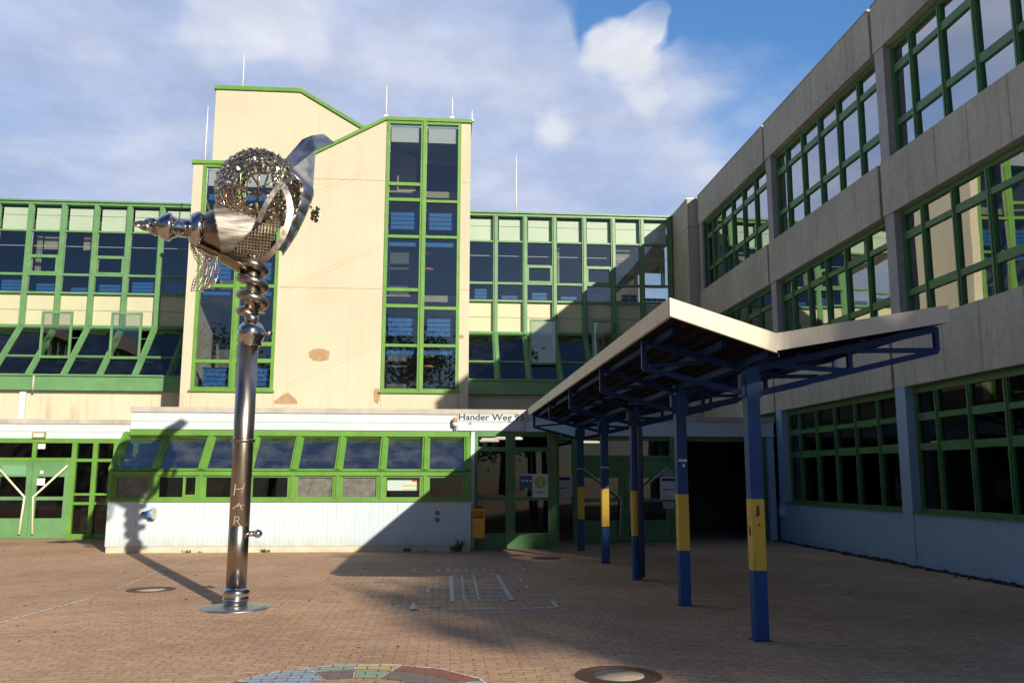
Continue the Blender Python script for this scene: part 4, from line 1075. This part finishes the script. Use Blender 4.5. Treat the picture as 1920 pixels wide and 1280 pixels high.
def tassel(mb):
    mb.tube([S(578, 374, -.05), S(581, 382, -.08), S(584, 391, -.08)], .012, 6)
    rnd = random.Random(4); c = S(592, 404, -.08)
    for i in range(70):
        d = Vector((rnd.gauss(0, .024), rnd.gauss(0, .024), rnd.gauss(0, .042))); e = Vector((rnd.uniform(-1, 1), rnd.uniform(-1, 1), rnd.uniform(-1, 1))).normalized()*rnd.uniform(.012, .026)
        mb.beam(c+d-e, c+d+e, .016, .024, (rnd.random(), rnd.random(), rnd.random()+.1))
part('tassel', BROWNM, sc_, tassel)
# ragged sheet of chain mesh hanging below the beak
def beard(mb):
    rnd = random.Random(9)
    L = [(357, 455), (359, 470), (366, 484), (372, 497), (368, 512), (362, 528), (358, 546)]
    R = [(372, 470), (388, 478), (412, 482), (413, 500), (408, 520), (402, 533), (392, 540)]
    n, m = len(L)-1, 9; up = 3
    G = []
    for i in range(n*up+1):
        f = i/up; k = min(int(f), n-1); t = f-k
        l = (L[k][0]+(L[k+1][0]-L[k][0])*t, L[k][1]+(L[k+1][1]-L[k][1])*t); r = (R[k][0]+(R[k+1][0]-R[k][0])*t, R[k][1]+(R[k+1][1]-R[k][1])*t)
        G.append([S(l[0]+(r[0]-l[0])*j/m+rnd.uniform(-.7, .7), l[1]+(r[1]-l[1])*j/m+rnd.uniform(-.7, .7), -.10+.05*math.sin(j*1.1+i*.35)) for j in range(m+1)])
    for i in range(len(G)): 
        for j in range(m):
            if rnd.random() < .93: mb.tube([G[i][j], G[i][j+1]], .0065, 4, cap=False)
    for i in range(len(G)-1):
        for j in range(m+1):
            if rnd.random() < .93: mb.tube([G[i][j], G[i+1][j]], .0065, 4, cap=False)
part('chain_mail', MESHM, sc_, beard)

# ------------------------------------------------------------------ covers and paint on the paving
def G0(px, py, z=.0): p = at(px, py, z=0); return Vector((p.x, p.y, z))
def cover(px, py, r, label, inner):
    c = G0(px, py); t = thing('manhole_cover', c, label, 'manhole cover', 'manhole covers in the paving')
    part('frame', IRON, t, lambda mb: mb.lathe(c, (0, 0, 1), [(-.02, r), (.006, r), (.007, r*.80), (-.02, r*.80)], 56, cap=False, smooth=False))
    part('ring', IRON, t, lambda mb: mb.lathe(c, (0, 0, 1), [(-.02, r*.785), (.004, r*.785), (.005, r*.60), (-.02, r*.60)], 56, cap=False, smooth=False))
    part('lid', inner, t, lambda mb: mb.lathe(c, (0, 0, 1), [(-.01, r*.59), (.005, r*.59), (.006, .01)], 48))
    return t
cover(1160, 1266, .355, 'round rusty manhole cover with pale centre at the shadow edge in front', IRONL)
cover(283, 1105, .33, 'round brown manhole cover near the foot of the sculpture shadow', IRONL)
cover(1024, 1046, .3, 'dark manhole cover in the shade before the entrance', IRON)
WP = mat_worn('worn_white_paint', (.66, .64, .60), .60, 9.)
WP2 = mat_worn('worn_pale_paint', (.62, .60, .56), .54, 11.)
YP = mat_worn('worn_yellow_paint', (.55, .40, .16), .52, 9.)
YP2 = mat_worn('worn_wheel_yellow', (.62, .44, .15), .66, 7.)
GP = mat_worn('worn_green_paint', (.28, .40, .30), .66, 7.)
BP = mat_worn('worn_blue_paint', (.30, .40, .50), .66, 7.)
RP = mat_worn('worn_red_paint', (.30, .10, .065), .66, 7.)
DP = mat_worn('worn_dark_paint', (.19, .15, .14), .66, 7.)
def sheet(mb, pts, z=.004):
    P = [Vector((p.x, p.y, z)) for p in pts]
    nrm = sum(((P[i].cross(P[(i+1) % len(P)])) for i in range(len(P))), Vector())
    mb.add(P, [tuple(range(len(P))) if nrm.z > 0 else tuple(range(len(P)))[::-1]])
def strip(mb, pts, w, z=.004):
    for a, b in zip(pts, pts[1:]):
        d = (b-a).normalized(); n = Vector((-d.y, d.x, 0))*w/2
        sheet(mb, [a-n, b-n, b+n, a+n], z)
# hopscotch style court half in the shade
court = thing('painted_court', G0(905, 1110), 'worn white painted game court with a ladder, half in the building shadow', 'ground marking')
def cw(mb):
    q = lambda L: sheet(mb, [G0(*p) for p in L])
    q([(775, 1129), (781, 1129), (781, 1144), (766, 1144)]);
    strip(mb, [G0(768, 1143), G0(1053, 1139)], .08); strip(mb, [G0(782, 1128), G0(1037, 1124)], .06)
    q([(1031, 1124), (1038, 1124), (1056, 1141), (1044, 1141)])
    q([(842, 1079), (850, 1079), (853, 1127), (844, 1127)]); q([(928, 1077), (935, 1077), (965, 1126), (955, 1126)])
    strip(mb, [G0(842, 1079), G0(933, 1077)], .08)
    for k, y in enumerate((1088, 1096, 1103, 1110, 1118)): strip(mb, [G0(851, y), G0(935+(y-1079)*.6, y)], .05)
    q([(798, 1103), (806, 1103), (806, 1109), (797, 1109)]); q([(801, 1090), (806, 1090), (806, 1093), (801, 1093)])
    q([(985, 1096), (990, 1097), (992, 1102), (984, 1101)]); q([(974, 1083), (979, 1084), (979, 1088), (974, 1088)])
    strip(mb, [G0(801, 1103), G0(843, 1103)], .05); strip(mb, [G0(801, 1091), G0(843, 1092)], .05); strip(mb, [G0(888, 1079), G0(898, 1124)], .035); strip(mb, [G0(866, 1079), G0(870, 1124)], .03)
part('outline', WP, court, cw, recalc=False)
def cy_(mb):
    q = lambda L: sheet(mb, [G0(*p) for p in L], .0048)
    q(YM)
for YM in ([(803, 1129), (830, 1128), (826, 1139), (806, 1139)], [(862, 1131), (869, 1131), (869, 1140), (861, 1140)], [(955, 1127), (970, 1127), (973, 1139), (960, 1139)]): part('yellow_mark', YP, court, cy_, recalc=False)
def oval(name, label, cx, cy, rx, ry, mat, n=40, dash=False, w=.05):
    c = G0(cx, cy); ax_ = (G0(cx+rx, cy)-c).length; by_ = (G0(cx, cy-ry)-c).length
    mb = MB()
    P = [c+Vector((ax_*math.cos(2*math.pi*i/n), by_*math.sin(2*math.pi*i/n), 0)) for i in range(n+1)]
    for i in range(n):
        if not dash or i % 4: strip(mb, P[i:i+2], w)
    return tag(mb.build(name, mat, recalc=False), label, 'ground marking')
mk = oval('painted_ring', 'faint dashed white oval painted in the shade above the game court', 880, 1068, 105, 7, WP2, 44, True, .07)
def inner_marks(mb):
    rnd = random.Random(3)
    for k in range(9):
        x = 818+k*17; sheet(mb, [G0(x, 1067), G0(x+6+rnd.random()*5, 1066), G0(x+8, 1070), G0(x+1, 1070)], .004)
mk2 = part('centre_mark', WP2, mk, inner_marks, recalc=False)
oval('chalk_ring', 'faint yellow chalk oval with a pale blue stroke in the sunlit paving', 690, 1099, 40, 8, YP, 30, True, .03)
def chalk(name, pts, w, mat, label):
    mb = MB(); strip(mb, [G0(*p) for p in pts], w); return tag(mb.build(name, mat, recalc=False), label, 'ground marking')
chalk('chalk_line', [(0, 1168), (60, 1150), (140, 1129), (170, 1121)], .045, WP, 'long white chalk line entering at the left edge of the yard')
chalk('chalk_line', [(215, 1105), (270, 1083), (300, 1068), (350, 1050)], .03, WP2, 'fainter white line rising to the white wall by the sculpture shadow')
chalk('chalk_line', [(515, 1123), (590, 1121)], .03, YP, 'short yellowish line right of the sculpture base')
chalk('chalk_line', [(675, 1092), (725, 1091)], .05, BP, 'short pale blue stroke beside the yellow chalk oval')
chalk('chalk_line', [(736, 1133), (743, 1140), (742, 1149)], .03, GP, 'short curved pale green stroke left of the game court')
chalk('chalk_line', [(540, 1172), (570, 1148)], .03, YP, 'faint diagonal chalk stroke right of the sculpture base plate')
chalk('painted_line', [(1224, 1090), (1262, 1108), (1306, 1128)], .05, WP2, 'slanting white line in the shade behind the second canopy post')
chalk('painted_line', [(1577, 1117), (1600, 1125)], .06, WP2, 'short white dash in the shade near the light blue wall')
chalk('painted_line', [(1306, 1128), (1400, 1126), (1480, 1126)], .03, WP2, 'thin pale line between the two front canopy posts')
def lad(mb):
    for k, (x, y) in enumerate(((1345, 1090), (1352, 1097), (1362, 1103), (1374, 1109), (1386, 1115))):
        sheet(mb, [G0(x-18, y), G0(x, y-.5), G0(x+10, y+3), G0(x-8, y+3.5)])
    for k, (x, y) in enumerate(((1298, 1109), (1310, 1116), (1320, 1123))): sheet(mb, [G0(x-8, y), G0(x+20, y), G0(x+24, y+3), G0(x-4, y+3)])
tag(part('painted_ladder', YP, None, lad, recalc=False), 'faded yellowish ladder of stripes painted in the shade behind the front posts', 'ground marking')
def scrib(mb):
    rnd = random.Random(8)
    for i in range(16):
        x, y = rnd.uniform(610, 770), rnd.uniform(1088, 1150); a = rnd.uniform(0, 6.28); P = []
        for k in range(rnd.randint(3, 7)):
            P.append(G0(x, y)); a += rnd.uniform(-.9, .9); x += 9*math.cos(a); y += 2.2*math.sin(a)
        strip(mb, P, .022, .0042+.00005*i)
tag(part('chalk_scribble', YP, None, scrib, recalc=False), 'faint pale chalk scribbles in the sunlit paving left of the game court', 'ground marking')
# colour wheel at the bottom of the picture
pA, pB, pC = G0(430, 1280), G0(690, 1245), G0(915, 1280)
def circ(a, b, c):
    d = 2*(a.x*(b.y-c.y)+b.x*(c.y-a.y)+c.x*(a.y-b.y)); f = lambda p: p.x*p.x+p.y*p.y
    ux = (f(a)*(b.y-c.y)+f(b)*(c.y-a.y)+f(c)*(a.y-b.y))/d; uy = (f(a)*(c.x-b.x)+f(b)*(a.x-c.x)+f(c)*(b.x-a.x))/d
    return Vector((ux, uy, 0)), (Vector((ux, uy, 0))-a).length
wc, wr = circ(pA, pB, pC)
wheel = thing('painted_colour_ring', wc, 'large multicoloured wheel painted on the paving in front of the photographer', 'ground marking')
cols = [RP, YP2, GP, BP, RP, YP2, GP, BP]
cols2 = [DP, GP, DP, BP, YP2, DP, RP, GP]
def seg(r0, r1, a0, a1, mb, z=.004):
    n = 14
    for i in range(n):
        t0, t1 = a0+(a1-a0)*i/n, a0+(a1-a0)*(i+1)/n
        e = lambda r, t: wc+Vector((r*math.cos(t), r*math.sin(t), 0))
        sheet(mb, [e(r0, t0), e(r1, t0), e(r1, t1), e(r0, t1)], z)
bnd = [math.radians(d) for d in (22, 72, 93, 115, 150, 200, 250, 310, 382)]
for i in range(8):
    part('segment', cols[i], wheel, lambda mb: seg(wr*.80, wr*.99, bnd[i]+.01, bnd[i+1]-.01, mb), recalc=False)
    part('inner_segment', cols2[i], wheel, lambda mb: seg(wr*.52, wr*.785, bnd[i]+.02, bnd[i+1]-.02, mb), recalc=False)
part('outline', WP, wheel, lambda mb: (seg(wr*.99+.002, wr+.015, 0, 2*math.pi, mb, .0045), [seg(wr*.52, wr*.99, b-.008, b+.008, mb, .0047) for b in bnd[:8]]), recalc=False)

# ------------------------------------------------------------------ weeds along the white wall, litter of leaves
def weed(x, y, h, n, label, seed):
    rnd = random.Random(seed); mb = MB()
    for i in range(n):
        a = rnd.uniform(0, 6.28); l = h*rnd.uniform(.5, 1.1); lean = rnd.uniform(.2, .9)
        b = Vector((x+rnd.gauss(0, .05), y+rnd.gauss(0, .02), 0)); t = b+Vector((math.cos(a)*l*lean, math.sin(a)*l*lean*.6-.01, l)); s_ = Vector((-math.sin(a), math.cos(a), 0))*l*.14
        mb.add([b, b+(t-b)*.55+s_, t, b+(t-b)*.55-s_], [(0, 1, 2, 3)])
    return tag(mb.build('weed', WEED, recalc=False), label, 'weed', 'weeds at the foot of the white wall')
for px, h, n, lab in ((352, .07, 26, 'low weed clump at the wall foot left of the sculpture pole'), (375, .05, 16, 'tiny weed tuft between the left clump and the sculpture pole'), (498, .08, 26, 'weed clump at the wall foot just right of the sculpture pole'), (763, .1, 30, 'weed clump in the shade at the right part of the wall foot'), (855, .13, 34, 'bushy weed at the wall foot nearest the orange bin'), (800, .06, 14, 'small weed between the two shaded clumps by the bin'), (863, .3, 8, 'tall thin dark stalk at the wall foot by the orange bin')):
    c = at(px, 1033, y=VY-.04); weed(c.x, VY-.04, h, n, lab, px)
def lit(mb):
    rnd = random.Random(21)
    for i in range(190):
        x = rnd.uniform(-11.5, 2.5); y = rnd.uniform(8.5, 22.5)
        if y > 19.2 and x > -7.1: continue
        a = rnd.uniform(0, 6.28); r = rnd.uniform(.012, .04)
        mb.add([(x+r*math.cos(a), y+r*math.sin(a), .006), (x-r*.5*math.sin(a), y+r*.5*math.cos(a), .015), (x-r*math.cos(a), y-r*math.sin(a), .006), (x+r*.5*math.sin(a), y-r*.5*math.cos(a), .012)], [(0, 1, 2, 3)])
tag(part('fallen_leaves', paint('dry_leaf', (.14, .075, .04), .9, .4, 9.), None, lit, recalc=False), 'scattered dry leaf scraps over the brick paving', 'leaves', kind='stuff')

# ------------------------------------------------------------------ what stands behind the photographer (seen in glass and as shade)
blk = thing('school_block', (-24, 0, 0), 'grey school block beyond the yard, seen mirrored in the left windows', 'building')
part('wall', CONCD, blk, lambda mb: (mb.box(-36, -24, -26, 19, 0, 4.4), mb.box(-36, -24, -26, 19, 6.7, 7.8), mb.box(-36, -24, -26, 19, 10.1, 11.2), mb.box(-36, -24.5, -26, 19, 4.41, 6.69), mb.box(-36, -24.5, -26, 19, 7.81, 10.09)))
for y in (-20, -12, -4, 4, 12):
    for z in (4.45, 7.85): 
        part('window', GREEND, blk, lambda mb: [mb.box(-24.49, -24.3, y+k*1.1-.05, y+k*1.1+.05, z, z+2.2) for k in range(7)])
def tree(x, y, h, r, label, seed, nleaf=2600):
    rnd = random.Random(seed)
    t = thing('tree', (x, y, 0), label, 'tree', 'trees behind the yard')
    def tr(mb):
        mb.tube([(x, y, 0), (x+.1, y, h*.3), (x-.1, y+.1, h*.7), (x, y, h*.92)], [h*.028, h*.022, h*.013, .03], 9)
        for i in range(12):
            a = rnd.uniform(0, 6.28); z = h*rnd.uniform(.3, .75); l = r*rnd.uniform(.6, .95)
            mb.tube([(x, y, z), (x+math.cos(a)*l*.5, y+math.sin(a)*l*.5, z+l*.25), (x+math.cos(a)*l, y+math.sin(a)*l, z+l*.55)], [h*.01, h*.007, .02], 6)
    part('trunk', BARK, t, tr)
    cl = [(rnd.uniform(0, 6.28), rnd.uniform(.25, 1), rnd.uniform(.28, .97)) for _ in range(34)]
    def cr2(mb):
        for i in range(nleaf):
            a, d, z = cl[i % len(cl)]
            w = r*d*math.sin(math.pi*min(.98, max(.05, (z-.2)/.85)))**.6
            c = Vector((x+math.cos(a)*w, y+math.sin(a)*w, z*h))+Vector((rnd.gauss(0, 1), rnd.gauss(0, 1), rnd.gauss(0, .8)))*r*.17
            u = Vector((rnd.uniform(-1, 1), rnd.uniform(-1, 1), rnd.uniform(-1, 1))).normalized(); v = u.orthogonal().normalized(); s_ = rnd.uniform(.14, .34)
            mb.add([c+u*s_, c+v*s_*.6, c-u*s_, c-v*s_*.6], [(0, 1, 2, 3)])
    part('crown', LEAF, t, cr2, recalc=False)
tree(-14, -34, 15, 5.5, 'broad tree mirrored in the lower tower windows', 1)
tree(-4, -38, 17, 6.0, 'tallest tree mirrored in the right tower strip', 2)
tree(5, -40, 14, 5.0, 'tree mirrored beside the tallest one in the tower glass', 3)
tree(-24, -36, 16, 6.0, 'tree mirrored in the glass left of the tower', 5)
def far_tree(u, L, w0, r, rw, label, seed, n):
    """tall tree placed up-sun: u across the sun's path, L metres up-sun, crown centre so high above the sun line"""
    rnd = random.Random(seed); x, y = .442*L-.897*u, -.897*L-.442*u; zc = w0+.366*L
    t = thing('tree', (x, y, 0), label, 'tree', 'trees behind the yard')
    part('trunk', BARK, t, lambda mb: (mb.tube([(x, y, 0), (x+.2, y, zc*.4), (x-.1, y, zc*.8), (x, y, zc+rw*.7)], [.5, .42, .3, .06], 10),
        [mb.tube([(x, y, zc-rw*.8+i*.8), (x+math.cos(i*2.1)*r*.4, y+math.sin(i*2.1)*r*.4, zc-rw*.5+i*.9), (x+math.cos(i*2.1)*r*.8, y+math.sin(i*2.1)*r*.8, zc-rw*.2+i*.8)], [.16, .1, .03], 6) for i in range(9)]))
    cl = []
    while len(cl) < 60:
        v = Vector((rnd.uniform(-1, 1), rnd.uniform(-1, 1), rnd.uniform(-1, 1)))
        if .55 < v.length < .97: cl.append(v)
    def cw_(mb):
        for i in range(n):
            v = cl[i % 60]; c = Vector((x+v.x*r, y+v.y*r, zc+v.z*rw))+Vector((rnd.gauss(0, 1), rnd.gauss(0, 1), rnd.gauss(0, 1)))*r*.13
            a = Vector((rnd.uniform(-1, 1), rnd.uniform(-1, 1), rnd.uniform(-1, 1))).normalized(); b = a.orthogonal().normalized(); q = rnd.uniform(.22, .42)
            mb.add([c+a*q, c+b*q*.6, c-a*q, c-b*q*.6], [(0, 1, 2, 3)])
    part('crown', LEAF, t, cw_, recalc=False)
far_tree(-9.05, 50, -.40, 5.1, 5.2, 'tall tree whose soft shade falls across the front of the yard', 4, 15000)
far_tree(-14.6, 53, .2, 5.2, 9.0, 'tall tree whose shade darkens the right side of the yard', 6, 13000)
far_tree(-12.8, 60, -3.5, 7.5, 7.2, 'broad lower tree behind the two shading ones', 8, 12000)

# ------------------------------------------------------------------ light
SUN = Vector((-.4152, .8423, -.3436)).normalized()
sl = bpy.data.lights.new('sun', 'SUN'); sl.energy = 5.; sl.angle = math.radians(.5); sl.color = (1., .89, .72)
so = bpy.data.objects.new('sun', sl); COL.objects.link(so); so.location = (20, -40, 30)
so.rotation_euler = SUN.to_track_quat('-Z', 'Y').to_euler()

wd = bpy.data.worlds.new('World'); SC.world = wd; wd.use_nodes = True
nt = wd.node_tree; bg = nt.nodes['Background']
sky = nd(nt, 'ShaderNodeTexSky', sky_type='NISHITA'); sky.sun_disc = False
sky.sun_elevation = math.radians(20.1); sky.sun_rotation = math.radians(153.76); sky.air_density = 1.; sky.dust_density = .6; sky.ozone_density = 1.6
tc = nd(nt, 'ShaderNodeTexCoord'); D = tc.outputs['Generated']
vm_ = lambda op, a, b: (lambda n: (nt.links.new(a, n.inputs[0]) if not isinstance(a, tuple) else setattr(n.inputs[0], 'default_value', a), nt.links.new(b, n.inputs[1]) if not isinstance(b, tuple) else setattr(n.inputs[1], 'default_value', b), n)[2])(nd(nt, 'ShaderNodeVectorMath', operation=op))
sp_ = nd(nt, 'ShaderNodeSeparateXYZ'); lk(nt, D, sp_.inputs[0])
zz = math_(nt, 'ADD', math_(nt, 'MAXIMUM', sp_.outputs[2], 0.), .22)
cx_ = nd(nt, 'ShaderNodeCombineXYZ'); lk(nt, math_(nt, 'DIVIDE', sp_.outputs[0], zz), cx_.inputs[0]); lk(nt, math_(nt, 'DIVIDE', sp_.outputs[1], zz), cx_.inputs[1]); lk(nt, math_(nt, 'MULTIPLY', sp_.outputs[2], 2.), cx_.inputs[2])
CP = cx_.outputs[0]
wn = nd(nt, 'ShaderNodeTexNoise'); wn.inputs['Scale'].default_value = 6.; wn.inputs['Detail'].default_value = 4.; wn.inputs['Roughness'].default_value = .42; lk(nt, D, wn.inputs['Vector'])
DW = vm_('ADD', D, vm_('MULTIPLY', vm_('SUBTRACT', wn.outputs['Color'], (.5, .5, .5)).outputs[0], (.042, .042, .042)).outputs[0]).outputs[0]
def blobmask(px, py, rad_in, rad_out):
    d = ray(px, py).normalized(); n = vm_('DOT_PRODUCT', DW, tuple(d))
    return mrange(nt, n.outputs['Value'], math.cos(math.radians(rad_out)), math.cos(math.radians(rad_in)), 0, 1)
n1 = noise(nt, CP, 1.35, 6, .52); n2 = noise(nt, CP, 3.3, 6, .55)
front = mrange(nt, sp_.outputs[1], -.35, .35, 0, 1)
cov = math_(nt, 'ADD', n1, math_(nt, 'MULTIPLY', math_(nt, 'SUBTRACT', n2, .5), .30))
cov = math_(nt, 'ADD', cov, mrange(nt, front, 0, 1, -.22, .08))
for (px, py, a, b, amt) in ((150, 100, 6, 24, .12), (700, 200, 8, 20, .16), (330, 300, 3, 14, .10), (1150, 330, 3, 10, .10), (1140, 205, .2, 3.6, .26), (1480, 60, 3, 13, -.15), (980, 10, 1, 8, -.12), (1150, -20, 1, 4.5, -.16), (90, 195, 1, 5, -.08), (1300, 330, 1, 9, .10), (1700, -150, 6, 20, -.1)):
    cov = math_(nt, 'ADD', cov, math_(nt, 'MULTIPLY', blobmask(px, py, a, b), amt))
dn = nd(nt, 'ShaderNodeMapRange', interpolation_type='SMOOTHSTEP'); lk(nt, cov, dn.inputs[0]); dn.inputs[1].default_value = .40; dn.inputs[2].default_value = .68
dens = dn.outputs[0]
wh = math_(nt, 'ADD', mrange(nt, n2, .40, .66, 0, .50), mrange(nt, n1, .42, .75, 0, .12))
for (px, py, a, b, amt) in ((1140, 205, .1, 3.7, .62), (430, 110, .2, 4, .18), (460, 20, .2, 4, .25), (250, 310, .2, 6, .22), (150, 120, 2, 14, -.12)):
    wh = math_(nt, 'ADD', wh, math_(nt, 'MULTIPLY', blobmask(px, py, a, b), amt))
ccol = mixc(nt, wh, (5.0, 6.1, 8.9), (9.5, 9.7, 10.4))
ccol = mixc(nt, 1., ccol, mrange(nt, noise(nt, CP, 11., 5, .6), .32, .68, .92, 1.05), 'MULTIPLY')
skyc = mixc(nt, 1., sky.outputs[0], mixc(nt, front, (.36, .50, .74), (1.1, 1.7, 2.25)), 'MULTIPLY')
c = mixc(nt, math_(nt, 'MULTIPLY', dens, .96), skyc, ccol)
lk(nt, c, bg.inputs['Color']); bg.inputs['Strength'].default_value = .068

SC.view_settings.view_transform = 'Standard'; SC.view_settings.look = 'None'
SC.view_settings.exposure = .36; SC.view_settings.gamma = 1
SC.render.engine = 'CYCLES'
SC.cycles.max_bounces = 8; SC.cycles.transparent_max_bounces = 16; SC.cycles.use_denoising = True
SC.cycles.sample_clamp_indirect = 6.
